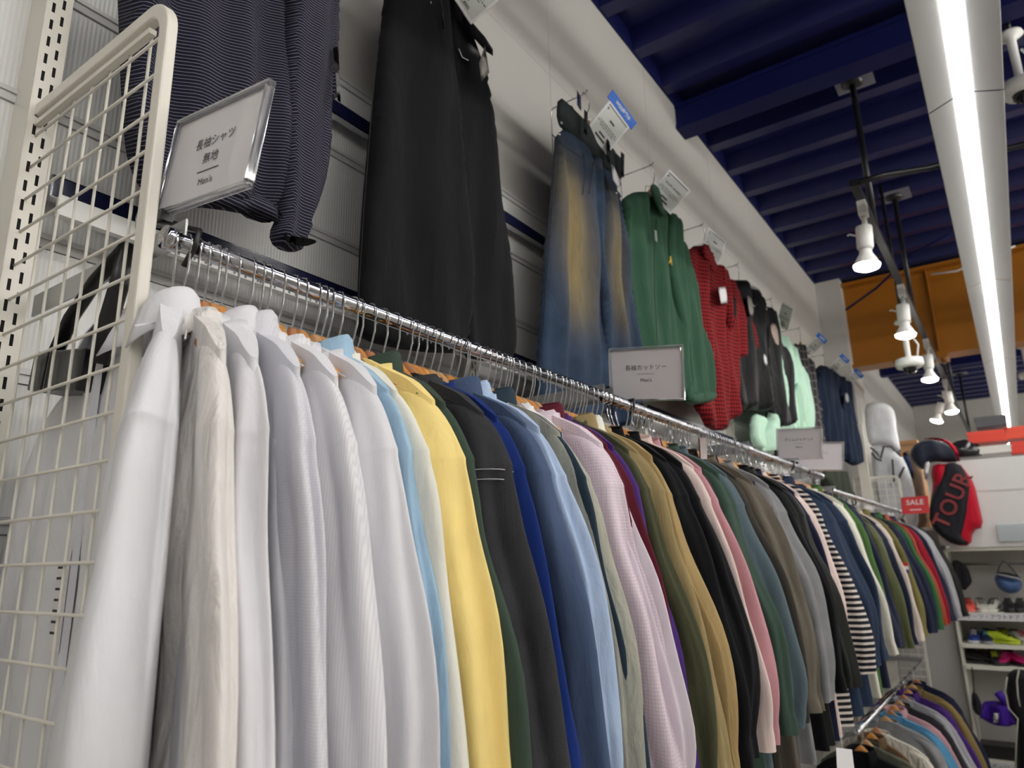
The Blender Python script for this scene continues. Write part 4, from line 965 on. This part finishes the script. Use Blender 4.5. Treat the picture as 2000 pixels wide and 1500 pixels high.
# red gingham shirt
rgm = cloth('red_black_micro_check', (146, 36, 40), pattern='check', col2=(24, 12, 16), pitch=0.020, duty=0.42, wrinkle=0.5)
r = wroot('check_shirt', (GX, 3.6, .6+ZC), 'red and black small check shirt between the green jacket and the bomber', 'shirt')
wallp('body', [(1330, 497), (1345, 488), (1357, 478), (1376, 490), (1390, 517), (1408, 560), (1428, 620), (1434, 720), (1440, 816), (1421, 820), (1421, 841), (1380, 841), (1364, 807), (1358, 792), (1362, 700), (1352, 600)], .05, rgm, r, fold=folds(.014, 30, 10), res=.018, edge=.06)
wallp('sleeve', [(1384, 510), (1404, 532), (1424, 565), (1440, 600), (1456, 650), (1463, 680), (1446, 698), (1430, 704), (1415, 660), (1400, 600)], .05, rgm, r, fold=folds(.012, 34, 11), res=.018, off=.02)
wallp('collar', [(1348, 490), (1357, 478), (1368, 500), (1380, 530), (1372, 538), (1360, 520)], .02, rgm, r, res=.012, off=.055, edge=.012)
wallp('price_tag', [(1374, 568), (1390, 566), (1394, 598), (1380, 600)], .002, PAPER, r, off=.075, smooth=0)
# black bomber
bb_ = cloth('black_nylon_bomber', (24, 24, 27), sheen=0.02, wrinkle=0.9, rough=0.55)
r = wroot('bomber_jacket', (GX, 4.3, .7+ZC), 'black bomber jacket with a silver and orange sleeve patch', 'jacket')
wallp('body', [(1408, 575), (1424, 552), (1440, 545), (1462, 560), (1478, 590), (1490, 640), (1500, 720), (1506, 790), (1500, 808), (1470, 800), (1440, 805), (1428, 795), (1430, 720), (1420, 640)], .07, bb_, r, fold=folds(.016, 24, 12), res=.02, edge=.07)
wallp('sleeve', [(1462, 575), (1480, 590), (1500, 630), (1520, 700), (1534, 780), (1535, 825), (1528, 838), (1506, 836), (1500, 815), (1494, 740), (1480, 670)], .07, bb_, r, fold=folds(.014, 26, 13), res=.02, off=.02)
wallp('patch', [(1472, 636), (1486, 640), (1491, 680), (1484, 682), (1474, 660)], .004, plain('silver_orange_patch', (150, 132, 122), .5, noise=.4, nscale=60), r, off=.098)
wallp('zip', [(1459, 695), (1466, 700), (1468, 720), (1462, 718)], .003, PAPER, r, off=.09)
wallp('white_round_patch', [(1432, 580), (1443, 592), (1446, 620), (1438, 625), (1433, 600)], .006, plain('patch_grey', (140, 138, 134), .7), r, off=.078)
# mint jumpsuit
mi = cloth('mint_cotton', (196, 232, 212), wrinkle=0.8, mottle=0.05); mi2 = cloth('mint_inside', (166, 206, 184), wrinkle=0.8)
r = wroot('mint_jumpsuit', (GX, 5.0, .7+ZC), 'pale mint sleeveless jumpsuit with a deep neckline', 'jumpsuit')
wallp('body', [(1488, 628), (1500, 612), (1512, 640), (1519, 668), (1530, 650), (1536, 668), (1548, 690), (1562, 720), (1574, 780), (1586, 850), (1596, 890), (1500, 890), (1480, 870), (1500, 810), (1512, 740), (1504, 700)], .06, mi, r, fold=folds(.018, 26, 14), res=.02, edge=.06)
wallp('front_panel', [(1538, 745), (1552, 760), (1560, 840), (1562, 888), (1538, 888), (1534, 820)], .01, mi2, r, off=.05)
wallp('leg', [(1474, 812), (1486, 806), (1500, 820), (1508, 870), (1500, 885), (1476, 868)], .05, mi, r, off=-.02)
# dark plaid
r = wroot('dark_plaid_shirt', (GX, 5.5, .7+ZC), 'dark grey plaid shirt squeezed between the mint jumpsuit and the navy jacket', 'shirt')
wallp('body', [(1545, 678), (1556, 668), (1570, 690), (1586, 730), (1598, 800), (1606, 860), (1600, 890), (1586, 880), (1578, 800), (1562, 730)], .05, cloth('charcoal_plaid', (52, 52, 56), pattern='plaid', col2=(104, 100, 100), pitch=.06, duty=.2), r, fold=folds(.012, 30, 15), res=.02)
# navy jacket and green trousers
r = wroot('navy_jacket', (GX, 6.4, .8+ZC), 'navy hooded zip jacket last on the wall before the column', 'jacket')
nvj = cloth('navy_sweat', (26, 36, 56), wrinkle=0.6)
wallp('body', [(1588, 730), (1596, 716), (1606, 712), (1622, 724), (1636, 738), (1648, 780), (1660, 860), (1664, 905), (1640, 900), (1604, 870), (1594, 800)], .06, nvj, r, fold=folds(.014, 26, 16), res=.022, edge=.07)
wallp('sleeve', [(1628, 732), (1642, 742), (1652, 780), (1664, 850), (1674, 905), (1660, 912), (1645, 905), (1642, 830), (1630, 780)], .06, nvj, r, fold=folds(.012, 30, 17), res=.022, off=.03)
wallp('tag', [(1625, 770), (1632, 772), (1634, 790), (1627, 790)], .003, plain('tag_grey_card', (120, 124, 120), .6), r, off=.1)
r = wroot('green_trousers', (GX, 6.4, .3+ZC), 'dark olive green trousers hanging below the navy jacket', 'trousers')
wallp('legs', [(1612, 908), (1650, 906), (1664, 950), (1676, 990), (1655, 992), (1630, 970)], .05, cloth('dark_olive_cotton', (60, 66, 56)), r, res=.02, fold=folds(.01, 30, 18), off=-.03)
# arms and hangers of the wall row
for k, (hx, hy, nm, kd) in enumerate(((1136, 186, 'the faded jeans', 1), (1266, 325, 'the green jacket', 0), (1366, 441, 'the red check shirt', 1), (1434, 519, 'the black bomber', 1), (1500, 585, 'the mint jumpsuit', 0), (1556, 642, 'the plaid shirt', 0), (1604, 694, 'the navy jacket', 0))):
    p_ = wall_arm(hx, hy, 'thin chrome display arm on the wall holding up '+nm, 0.42)
    h_ = wall_hanger(p_+Vector((0.015, 0, 0)), 'wooden wall hanger carrying '+nm, kd)
    if k in (2, 3, 4): 
        MB().lathe([(0, -.012), (.010, -.010), (.014, 0), (.010, .010), (0, .012)], Matrix.Translation((0, 0, -0.125)), 14).build('black_size_ball', BLACKP, h_)
for nm, hx, hy in (('the striped top', 420, -150), ('the black trousers', 880, -95)):
    p_ = wall_arm(hx, hy, 'thin chrome display arm above the frame, holding '+nm, 0.42); pass
# ================================================================== price cards
cardm = plain('card_frame_white', (232, 232, 236), 0.4); epaper = plain('epaper_grey', (204, 209, 207), 0.6); webb = plain('web_tag_blue', (10, 98, 202), 0.5)
def price_card(c, u, v, label, w=.135, h=.150, web=False, price=None, brand=None, detail=True, logo=False):
    M = frame_mat(Vector(c)+Vector((0, 0, ZC)), u, v)
    r = empty('price_card', M=M, label=label, cat='price card', group='electronic price cards on the wall garments')
    rbox('frame', (-w/2, -h/2, -.005), (w/2, h/2, 0), cardm, r, .003)
    MB().box((-w/2+.007, -h/2+.009, 0), (w/2-.007, h/2-.008, .0008)).build('screen', epaper, r)
    m = MB(); m.box((-w/2+.009, h/2-.014, .001), (w/2-.009, h/2-.010, .0014)); rg = random.Random(len(label))
    m.box((-w/2+.012, h/2-.030, .001), (-w/2+.020, h/2-.022, .0014))
    for k, (yy, ww) in enumerate(((-.002, .050), (-.010, .062), (-.018, .040))):
        x = -ww
        while x < ww*0.9:
            l_ = rg.uniform(.004, .016); m.box((x, yy-.0014, .001), (min(x+l_, ww), yy+.0014, .0014)); x += l_+.003
    m.build('print_lines', plain('print_grey', (96, 98, 98), .8), r)
    T_ = lambda x, y: Matrix.Translation((x, y, .0016))
    if brand: text(brand, .0125, T_(0, .022), INK, r, bold=.0003)
    else: MB().box((-.014, .019, .001), (.014, .026, .0014)).build('heading', INK, r)
    if price:
        text(price[0], .013, T_(-.004, -.040), INK, r, bold=.0003); text(price[1], .0125, T_(-.004, -.056), INK, r, bold=.0003)
    else:
        m = MB(); m.box((-.022, -.044, .001), (.014, -.037, .0014)); m.box((-.032, -.060, .001), (.026, -.052, .0014)); m.build('price_print', INK, r)
    if web:
        b_ = rbox('web_tag', (-w/2-.018, h/2-.002, -.002), (w/2+.014, h/2+.036, .001), webb, r, .002)
        text('WEB掲載中', .0175, Matrix.Translation((.002, h/2+.017, .0015)), PAPER, b_, bold=.0004)
    MB().tube([(-w/2+.01, -h/2+.05, -.006), (-w/2-.03, -h/2+.02, -.012), (-w/2-.01, -h/2-.01, -.008)], .0028, 6).build('white_loop', cardm, r)
    return r
price_card((-1.054, 2.201, 1.614), (.153, .874, -.462), (.546, .315, .777), 'price card with blue web tag beside the faded jeans', web=True)
price_card((-1.025, 2.719, 1.562), (.413, .670, -.618), (.545, .362, .756), 'white price card clipped by the collar of the green jacket', brand='RALPH LAUREN')
price_card((-1.061, 3.37, 1.554), (.349, .864, -.363), (.243, .291, .925), 'white price card above the red check shirt')
price_card((-1.20+.12, 4.497*.93, 1.643*.93), (.22, .975, .027), (-.227, .025, .974), 'pale price card hanging on the black bomber jacket')
price_card((-1.06, 4.72, 1.545), (.616, -.49, -.617), (.432, -.445, .785), 'cream framed price card over the mint jumpsuit', h=.16)
price_card((-1.10, 5.72, 1.577), (.148, .97, -.193), (.75, .017, .662), 'price card with blue web tag above the dark plaid shirt', web=True)
price_card((-1.101, 6.60, 1.615), (.165, .964, -.209), (.814, -.013, .581), 'price card with blue web tag beside the navy jacket', web=True)
price_card((-1.08, 7.10, 1.585), (.195, .935, -.296), (.856, -.015, .517), 'farthest price card with blue web tag, in front of the white column', web=True)
# card cut by the top edge: three visible corners of the photo fix its plane
price_card((-1.02, 1.325, 1.585), (.10, .83, -.55), (.62, .38, .69), 'price card with blue web tag at the top edge, beside the black trousers', w=.14, h=.150, web=True, price=('¥38,000', '(税込¥41,800)'))
# ================================================================== black strap carrier behind the mesh
r = wroot('strap_carrier', (-1.07, .43, .23+ZC), 'black plastic carrier with a tall open loop, hanging behind the wire mesh', 'carrier')
Y_ = .43
MB().tube([onY(104, 700, Y_), onY(140, 620, Y_), onY(190, 545, Y_), onY(252, 478, Y_)], .011, 8, sq=.4).build('strap', BLACKP, r)
MB().tube([onY(252, 478, Y_-.01), onY(232, 560, Y_-.01), onY(208, 640, Y_-.01), onY(192, 710, Y_-.01)], .013, 8, sq=.4).build('strap', BLACKP, r)
a, b, c_, d_ = onY(100, 693, Y_), onY(198, 686, Y_), onY(182, 768, Y_), onY(84, 768, Y_)
dy = Vector((0, .045, 0)); up = Vector((0, -.022, 0))
bx = MB(); vv = [a+up, b+up, c_+up, d_+up, a+dy, b+dy, c_+dy, d_+dy]; bx.add(vv, [(0, 1, 2, 3), (7, 6, 5, 4), (0, 4, 5, 1), (1, 5, 6, 2), (2, 6, 7, 3), (3, 7, 4, 0)])
o = bx.build('box', BLACKP, r); md = o.modifiers.new('b', 'BEVEL'); md.width = .003; md.segments = 2
MB().tube([(a+up)*.65+(b+up)*.35+Vector((0, -.002, 0)), (d_+up)*.65+(c_+up)*.35+Vector((0, -.002, 0))], .0012, 5).build('panel_line', DARK, r)

# ================================================================== sports shelves at the far end
SY = 7.2
def S(x, y, Y=SY): return onY(x, y, Y)
shm = plain('shelf_cream', (222, 220, 208), 0.5); shb = plain('shelf_back_grey', (178, 176, 174), 0.6)
x0 = S(1868, 1197).x; x1 = 2.2
r = wroot('sports_shelf', (0.6, 7.4, 0), 'cream sports shelf unit with shoes and bags, right of the clothes rack', 'shelf unit')
MB().box((x0, SY+.42, 0), (x1, SY+.45, .78+ZC)).build('back_panel', shb, r)
MB().box((x0-.02, SY+.02, 0), (x0, SY+.45, .02+ZC)).build('side_panel', shm, r)
MB().box((S(1856, 1070).x, SY-.02, .035+ZC), (x1, SY+.42, .76+ZC)).build('upper_cabinet', plain('cabinet_white', (224, 224, 224), .35), r)
MB().box((S(1900, 962).x, SY-.024, S(1900, 962).z), (x1, SY-.018, S(1900, 962).z+.012)).build('cabinet_seam', plain('seam_cream', (200, 200, 196), .5), r)
bz_ = {}
for nm, yy in (('a', 1068), ('b', 1197), ('c', 1259), ('d', 1301), ('e', 1487)):
    z = S(1930, yy).z; bz_[nm] = z
    MB().box((x0, SY, z-.03), (x1, SY+.42, z)).build('board', shm, r)
MB().tube([(x0, SY+.25, S(1930, 1102).z), (x1, SY+.25, S(1930, 1102).z)], .014, 10).build('hanging_bar', CHROME, r)
for nm, xs, yy in (('b', 1892, 1204), ('e', 1898, 1494)):
    z = bz_[nm]
    st_ = MB().box((x0, SY-.006, z-.062), (x1, SY-.001, z-.002)).build('label_strip', plain('label_strip_white', (214, 214, 218), .5), r)
    Mt = lambda xx: Matrix(((1, 0, 0, xx), (0, 0, -1, SY-.008), (0, 1, 0, z-.032), (0, 0, 0, 1)))
    text('スポーツ・アウトドア', .040, Mt(x0+.23), INK, st_)
    MB().box((x0+.46, SY-.0075, z-.056), (x0+.56, SY-.0065, z-.008)).build('blue_label', plain('label_blue', (52, 98, 190), .5), st_)
r = empty('acrylic_stand', S(1982, 1052, SY-.05), 0, 'small clear acrylic stand in front of the white cabinet', 'stand')
rbox('panel', (-.11, -.005, -.02), (.11, .005, .12), plain('frosted_acrylic', (226, 236, 240), .15, trans=.5), r)
def boxthing(name, xa, ya, xb, yb, col, label, cat, depth=.25, band=None, yo=0.0):
    a = S(xa, yb, SY+yo); b = S(xb, ya, SY+yo)
    r = wroot(name, ((a.x+b.x)/2, SY+yo+depth/2, a.z), label, cat, 'boxes on the white cabinet')
    rbox('carton', (a.x, SY+yo, a.z), (b.x, SY+yo+depth, b.z), plain('carton_%d_%d' % (xa, ya), col, .35, bump=.3, bscale=30), r, .004)
    MB().box((a.x-.003, SY+yo-.003, b.z-(b.z-a.z)*.22), (b.x+.003, SY+yo+depth+.003, b.z+.004)).build('lid', plain('lid_%d_%d' % (xa, ya), band or col, .3, bump=.3, bscale=30), r)
    return r
boxthing('shoe_box', 1906, 868, 1975, 888, (226, 224, 220), 'long white shoe box lying under the red boxes', 'box')
boxthing('shoe_box', 1892, 838, 1965, 867, (222, 62, 40), 'red shoe box wrapped in shiny film, on the white box', 'box')
boxthing('shoe_box', 1967, 830, 2020, 858, (226, 74, 48), 'red shoe box at the right frame edge, upper of two', 'box')
boxthing('shoe_box', 1976, 859, 2030, 887, (218, 58, 44), 'red shoe box at the right frame edge, lower of two', 'box')
boxthing('gift_box', 1906, 810, 1964, 836, (70, 70, 76), 'dark grey box with a clear label standing on the red box', 'box')
r = empty('wrapped_bundle', S(1885, 893, SY+.05), 0, 'black goods in crinkled clear film beside the white shoe box', 'package', 'boxes on the white cabinet')
m = MB(); m.lathe([(0, 0), (.13, 0), (.14, .05), (.10, .12), (.04, .15), (0, .155)], Matrix.Diagonal((1, .7, 1, 1)), 14); o = m.build('film', plain('glossy_film_black', (34, 34, 38), .12, bump=1.0, bscale=25), r)
# red and black golf bag, lying hood towards the camera
def farp(name, px, T, mat, parent, Y=7.08, **k):
    return puff(name, [onY(x, y, Y) for x, y in px], (0, Y, 0), (1, 0, 0), (0, 0, 1), T, mat, parent, **k)
blk = cloth('black_bag_canvas', (36, 36, 42), rough=.5, wrinkle=.6); redc = cloth('red_bag_vinyl', (176, 20, 44), rough=.4, wrinkle=.6); redp = plain('dull_red_print', (128, 40, 46), .6)
r = wroot('golf_bag', (-.4, 7.1, .04+ZC), 'red and black golf bag with large red lettering and a dark hood', 'golf bag')
farp('body', [(1822, 905), (1872, 903), (1890, 925), (1903, 945), (1912, 985), (1922, 1030), (1900, 1036), (1897, 1066), (1864, 1066), (1835, 1045), (1818, 1020), (1816, 985), (1822, 950), (1818, 925)], .13, redc, r, res=.025, edge=.12, fold=folds(.006, 18, 40))
farp('front_pocket', [(1848, 906), (1872, 905), (1888, 925), (1896, 955), (1892, 985), (1884, 1030), (1880, 1050), (1896, 1064), (1862, 1065), (1832, 1042), (1817, 1022), (1816, 990), (1828, 955), (1840, 930)], .06, blk, r, res=.025, off=.07, edge=.06)
farp('hood', [(1778, 882), (1787, 868), (1805, 861), (1830, 860), (1850, 865), (1865, 876), (1873, 890), (1874, 903), (1850, 904), (1825, 902), (1812, 908), (1804, 920), (1788, 908), (1779, 897)], .15, cloth('dark_slate_vinyl', (44, 48, 62), rough=.4), r, res=.025, off=.03, edge=.1, fold=folds(.012, 20, 41))
farp('hood_trim', [(1800, 861), (1830, 857), (1856, 864), (1872, 880), (1878, 904), (1873, 904), (1866, 885), (1850, 868), (1828, 862)], .03, redc, r, off=.12, edge=.02, smooth=1)
farp('white_flap', [(1808, 905), (1820, 903), (1816, 925), (1812, 945), (1806, 930)], .02, PAPER, r, off=.10, edge=.02)
a_ = onY(1836, 1030, 6.96); b_ = onY(1886, 925, 6.96); d_ = (b_-a_)
text('TOUR', .175, frame_mat((a_+b_)/2+Vector((.0, 0, 0)), d_, Vector((-1, 0, .35))), redp, r, bold=.003)
r = wroot('shop_card', (-.5, 7.19, .037+ZC), 'white printed card standing at the foot of the golf bag', 'price card')
farp('card', [(1832, 1041), (1872, 1046), (1870, 1069), (1836, 1066)], .004, PAPER, r, Y=7.17, smooth=0, edge=.01)
# white golf bag beyond the rack
wb = cloth('white_bag_vinyl', (222, 224, 228), rough=.35, wrinkle=.5); 
r = wroot('golf_bag', (-.8, 7.45, .2+ZC), 'white golf bag with tall translucent hood and black piping', 'golf bag')
farp('body', [(1700, 875), (1722, 870), (1760, 888), (1772, 910), (1784, 945), (1790, 980), (1796, 1030), (1770, 1034), (1730, 1030), (1712, 970), (1704, 920)], .14, wb, r, Y=7.4, res=.03, edge=.12)
farp('hood', [(1688, 792), (1710, 786), (1730, 788), (1745, 798), (1750, 815), (1752, 840), (1758, 868), (1762, 890), (1745, 876), (1720, 870), (1700, 874), (1692, 840)], .12, wb, r, Y=7.4, off=.03, res=.03, edge=.1, fold=folds(.012, 14, 43))
m = MB()
for ln in ([(1700, 874), (1712, 884), (1720, 896), (1726, 872), (1740, 872), (1760, 892)], [(1743, 897), (1745, 925), (1746, 942)], [(1766, 912), (1758, 928), (1754, 938)], [(1703, 884), (1710, 895), (1722, 900)]):
    m.tube([onY(x, y, 7.24) for x, y in ln], .009, 6)
m.build('black_piping', BLACKP, r)
r = wroot('carton', (-.75, 7.8, .75+ZC), 'brown cardboard carton behind the white golf bag', 'box'); a = onY(1756, 885, 7.9); b = onY(1790, 858, 7.9); z0c = onY(1740, 1033, 7.4).z-.001
MB().box((a.x, 7.9, z0c), (b.x, 8.3, b.z)).build('box', plain('cardboard', (176, 134, 96), .8), r); MB().box((a.x, 7.895, (a.z+b.z)/2), (b.x, 7.9, (a.z+b.z)/2+.03)).build('tape', plain('tape_brown', (150, 108, 72), .4), r)
r = wroot('golf_bag', (-.65, 7.6, .2+ZC), 'brown golf bag half hidden between the white and the red one', 'golf bag')
farp('body', [(1762, 885), (1778, 876), (1792, 890), (1802, 930), (1808, 980), (1814, 1030), (1790, 1036), (1778, 960)], .1, cloth('brown_bag', (132, 108, 92)), r, Y=7.6, res=.03)
farp('blue_flap', [(1760, 884), (1772, 884), (1782, 910), (1786, 940), (1776, 930)], .05, cloth('navy_flap', (40, 52, 84)), r, Y=7.5, res=.03)
# pedestal shelf carrying them
r = wroot('back_shelf', (-.8, 7.6, 0), 'white shelf carrying the golf bags behind the rack end', 'shelf unit')
z_ = onY(1740, 1033, 7.4).z
MB().box((-1.05, 7.25, z_-.03), (x0-.03, 8.4, z_-.002)).build('board', shm, r); MB().box((-1.05, 7.3, 0), (x0-.03, 8.35, z_-.03)).build('cabinet', shb, r)
# helmet and bags hung on the bar
def hang(x, y): return onY(x, y, SY+.18)
r = wroot('bicycle_helmet', tuple(hang(1970, 1155)), 'matte blue bicycle helmet hanging upside down by its black strap', 'helmet')
farp('shell', [(1943, 1123), (1955, 1122), (1975, 1127), (1992, 1131), (1998, 1140), (1994, 1152), (1982, 1159), (1966, 1159), (1951, 1150), (1943, 1136)], .16, plain('helmet_blue', (62, 92, 142), .45), r, Y=SY+.2, res=.018, edge=.13)
m = MB(); m.tube([onY(x, y, SY+.08) for x, y in ((1947, 1121), (1965, 1125), (1985, 1129), (1996, 1134))], .008, 6); m.build('rim', plain('rim_grey', (150, 150, 154), .5), r)
MB().tube([onY(x, y, SY+.2) for x, y in ((1947, 1121), (1952, 1106), (1960, 1095), (1972, 1106), (1984, 1120), (1994, 1131))], .009, 6, sq=.5).build('strap', BLACKP, r)
MB().tube([onY(x, y, SY+.1) for x, y in ((1950, 1121), (1970, 1123), (1988, 1128))], .018, 8).build('padding', DARK, r)
r = wroot('waist_pack', tuple(hang(1885, 1140)), 'crumpled black pack hanging left of the blue helmet', 'bag')
farp('body', [(1858, 1094), (1872, 1094), (1882, 1104), (1890, 1108), (1897, 1128), (1899, 1138), (1890, 1148), (1884, 1154), (1874, 1148), (1866, 1126)], .08, blk, r, Y=SY+.2, res=.018, fold=folds(.015, 40, 50))
MB().tube([onY(x, y, SY+.25) for x, y in ((1872, 1096), (1876, 1100), (1888, 1110))], .008, 6).build('strap', BLACKP, r)
# shoes
def shoe(x, Y, z, rz, c1, c2, c3, label, grp='sports shoes on the shelves', L=.27):
    r = empty('sports_shoe', (x, Y, z), rz, label, 'shoe', grp)
    prof = [(0, .030, .052, .05), (.06, .036, .060, .09), (.22, .038, .062, .100), (.38, .036, .064, .098), (.5, .038, .070, .090), (.65, .044, .066, .068), (.8, .047, .055, .052), (.92, .042, .045, .042), (1.0, .018, .028, .034)]
    up = []; so = []; n = 14
    for t, wd, hh, zt in prof:
        yy = -L/2+L*t
        up.append([(wd*spow(math.cos(2*PI*k/n), .8)*(.75 if math.sin(2*PI*k/n) > .5 else 1), -yy*1.0, .022+max(0, (zt-.022)*(.5+.5*math.sin(2*PI*k/n)))) for k in range(n)])
        so.append([(wd*1.08*spow(math.cos(2*PI*k/n), .6), -yy, .012+.012*spow(math.sin(2*PI*k/n), .5)) for k in range(n)])
    for nm, rr, cl_ in (('upper', up, c1), ('sole', so, c2)):
        v_, f_ = ring_mesh(rr, n); f_.append(tuple(range(n))); f_.append(tuple(len(rr)*n-1-k for k in range(n)))
        MB().add(v_, f_, True).build(nm, plain('shoe_%s_%d_%d_%d' % ((nm,)+cl_), cl_, .5), r)
    m = MB()
    for k in range(4): m.tube([(-.022, -.005-.018*k, .094-.010*k), (0, -.008-.018*k, .102-.010*k), (.022, -.005-.018*k, .094-.010*k)], .004, 5)
    m.build('laces', plain('lace_%d_%d_%d' % c3, c3, .7), r)
    MB().lathe([(0, .001), (.026, .001), (.028, -.004)], Matrix.Translation((0, .075, .103)) @ Matrix.Diagonal((1, 1.6, 1, 1)), 14).build('opening', DARK, r)
    return r
def sx(px, nm): 
    r_ = ray(px, 1200); return S(px, {'b': 1197, 'c': 1259, 'd': 1301, 'e': 1487}[nm]).x
Yh = SY+.17
shoe(sx(1892, 'b'), Yh, bz_['b'], .1, (228, 92, 84), (232, 120, 108), (150, 40, 40), 'coral red sports shoe at the left end of the label shelf')
shoe(sx(1917, 'b'), Yh, bz_['b'], .15, (206, 204, 194), (222, 220, 212), (50, 50, 52), 'left white sneaker with black lacing under the helmet')
shoe(sx(1940, 'b'), Yh, bz_['b'], -.2, (206, 204, 194), (222, 220, 212), (50, 50, 52), 'right white sneaker with black lacing under the helmet')
shoe(sx(1972, 'b'), Yh, bz_['b'], .1, (34, 32, 38), (26, 26, 30), (60, 60, 60), 'left black boot of the pair at the right end of the label shelf')
shoe(sx(1994, 'b'), Yh, bz_['b'], -.1, (34, 32, 38), (26, 26, 30), (60, 60, 60), 'right black boot of the pair at the right end of the label shelf')
shoe(sx(1903, 'c'), Yh, bz_['c'], .0, (40, 60, 140), (200, 202, 208), (200, 200, 200), 'blue and white shoe at the left of the second shoe shelf')
shoe(sx(1926, 'c'), Yh, bz_['c'], .05, (24, 32, 66), (140, 144, 150), (50, 130, 180), 'dark navy shoe with light blue toe on the second shoe shelf', L=.30)
shoe(sx(1957, 'c'), Yh-.05, bz_['c'], 1.2, (204, 222, 60), (186, 200, 50), (40, 40, 30), 'fluorescent yellow shoe lying sideways on the second shelf')
shoe(sx(1972, 'c'), Yh+.1, bz_['c'], .7, (196, 214, 56), (60, 60, 50), (40, 40, 30), 'second fluorescent yellow shoe standing behind the sideways one')
shoe(sx(1994, 'c'), Yh, bz_['c'], .5, (210, 210, 206), (180, 180, 176), (180, 30, 60), 'off white shoe at the right end of the second shelf')
shoe(sx(1890, 'd'), Yh, bz_['d'], 1.4, (30, 30, 32), (36, 36, 38), (60, 60, 60), 'flat black shoe at the left of the third shoe shelf')
shoe(sx(1915, 'd'), Yh, bz_['d'], 1.2, (28, 28, 30), (36, 36, 38), (50, 50, 50), 'black shoe in the middle of the third shoe shelf')
shoe(sx(1942, 'd'), Yh, bz_['d'], .2, (30, 30, 30), (24, 24, 26), (200, 220, 60), 'black shoe with yellow lacing on the third shelf')
shoe(sx(1966, 'd'), Yh, bz_['d'], -.4, (196, 30, 110), (40, 36, 40), (220, 80, 150), 'left magenta shoe with a white tag')
shoe(sx(1985, 'd'), Yh, bz_['d'], .7, (206, 30, 120), (40, 36, 40), (220, 80, 150), 'right magenta shoe next to the piped bag')
# bags under the shelves
r = wroot('drawstring_pouch', tuple(onY(1903, 1390, SY-.03)), 'small black drawstring pouch hanging below the third shoe shelf', 'bag')
farp('pouch', [(1897, 1352), (1906, 1352), (1914, 1366), (1918, 1382), (1916, 1398), (1906, 1396), (1898, 1382)], .05, blk, r, Y=SY-.04, res=.018)
MB().tube([onY(x, y, SY-.05) for x, y in ((1902, 1352), (1901, 1325), (1898, 1303))], .005, 6).build('string', BLACKP, r)
r = wroot('sports_bag', tuple(onY(1950, 1418, SY+.1)), 'slumped purple sports bag with a white tag, below the shoe shelves', 'bag')
farp('body', [(1912, 1398), (1918, 1370), (1940, 1368), (1962, 1370), (1990, 1385), (1996, 1402), (1985, 1416), (1955, 1419), (1935, 1414), (1918, 1404)], .12, cloth('purple_nylon', (70, 36, 150), rough=.45, wrinkle=1.0), r, Y=SY+.05, res=.02, fold=folds(.025, 26, 60))
MB().tube([onY(x, y, SY-.02) for x, y in ((1948, 1352), (1956, 1362), (1966, 1374))], .03, 8).build('handle', cloth('purple_nylon', (70, 36, 150)), r)
farp('tag', [(1941, 1393), (1951, 1392), (1949, 1412), (1940, 1412)], .003, PAPER, r, Y=SY-.12, smooth=0)
hk_ = MB().box((x0, SY+.10, bz_['e']+.001), (x0+.6, SY+.3, bz_['e']+.10)).build('black_case', BLACKP); tag(hk_, 'long flat black case lying on the lowest shelf', 'case')
r = wroot('garment_bag', tuple(onY(1990, 1500, 6.6)), 'black bag with pale piping standing at the lower right frame edge', 'bag')
farp('body', [(1966, 1320), (1976, 1308), (1992, 1306), (2060, 1320), (2070, 1560), (1990, 1560), (1984, 1480), (1986, 1412), (1970, 1390), (1962, 1360)], .14, cloth('black_smooth_canvas', (30, 31, 34), rough=.5), r, Y=6.7, res=.03, edge=.08)
MB().tube([onY(x, y, 6.55) for x, y in ((1967, 1322), (1963, 1350), (1970, 1384), (1988, 1404), (1985, 1440), (1983, 1500))], .006, 6).tube([onY(x, y, 6.55) for x, y in ((1990, 1308), (1986, 1330), (1988, 1360), (1992, 1380))], .006, 6).build('piping', plain('pale_piping', (170, 168, 160), .5), r)
# loose tags seen between the clothes
r = wroot('swing_tag', tuple(onX(1650, 1480, -.56)), 'large white swing tag hanging below the black tops at the frame bottom', 'tag')
MB().add([onX(1633, 1460, -.56), onX(1664, 1464, -.555), onX(1672, 1530, -.555), onX(1636, 1530, -.56)], [(0, 1, 2, 3), (3, 2, 1, 0)]).build('card', PAPER, r); MB().tube([onX(1646, 1462, -.558), onX(1642, 1440, -.56)], .001, 5).build('string', PAPER, r)
r = wroot('leather_tag', tuple(onX(1371, 880, -.74)), 'glossy dark brown leather tag hanging above the black top', 'tag')
o = MB().add([onX(1364, 855, -.74), onX(1377, 856, -.74), onX(1379, 898, -.73), onX(1366, 897, -.73)], [(0, 1, 2, 3)]).build('leather', plain('dark_leather', (66, 34, 34), .25), r); o.modifiers.new('s', 'SOLIDIFY').thickness = .004
MB().tube([onX(1370, 856, -.74), onX(1368, 846, -.77)], .002, 5).build('loop', BLACKP, r)
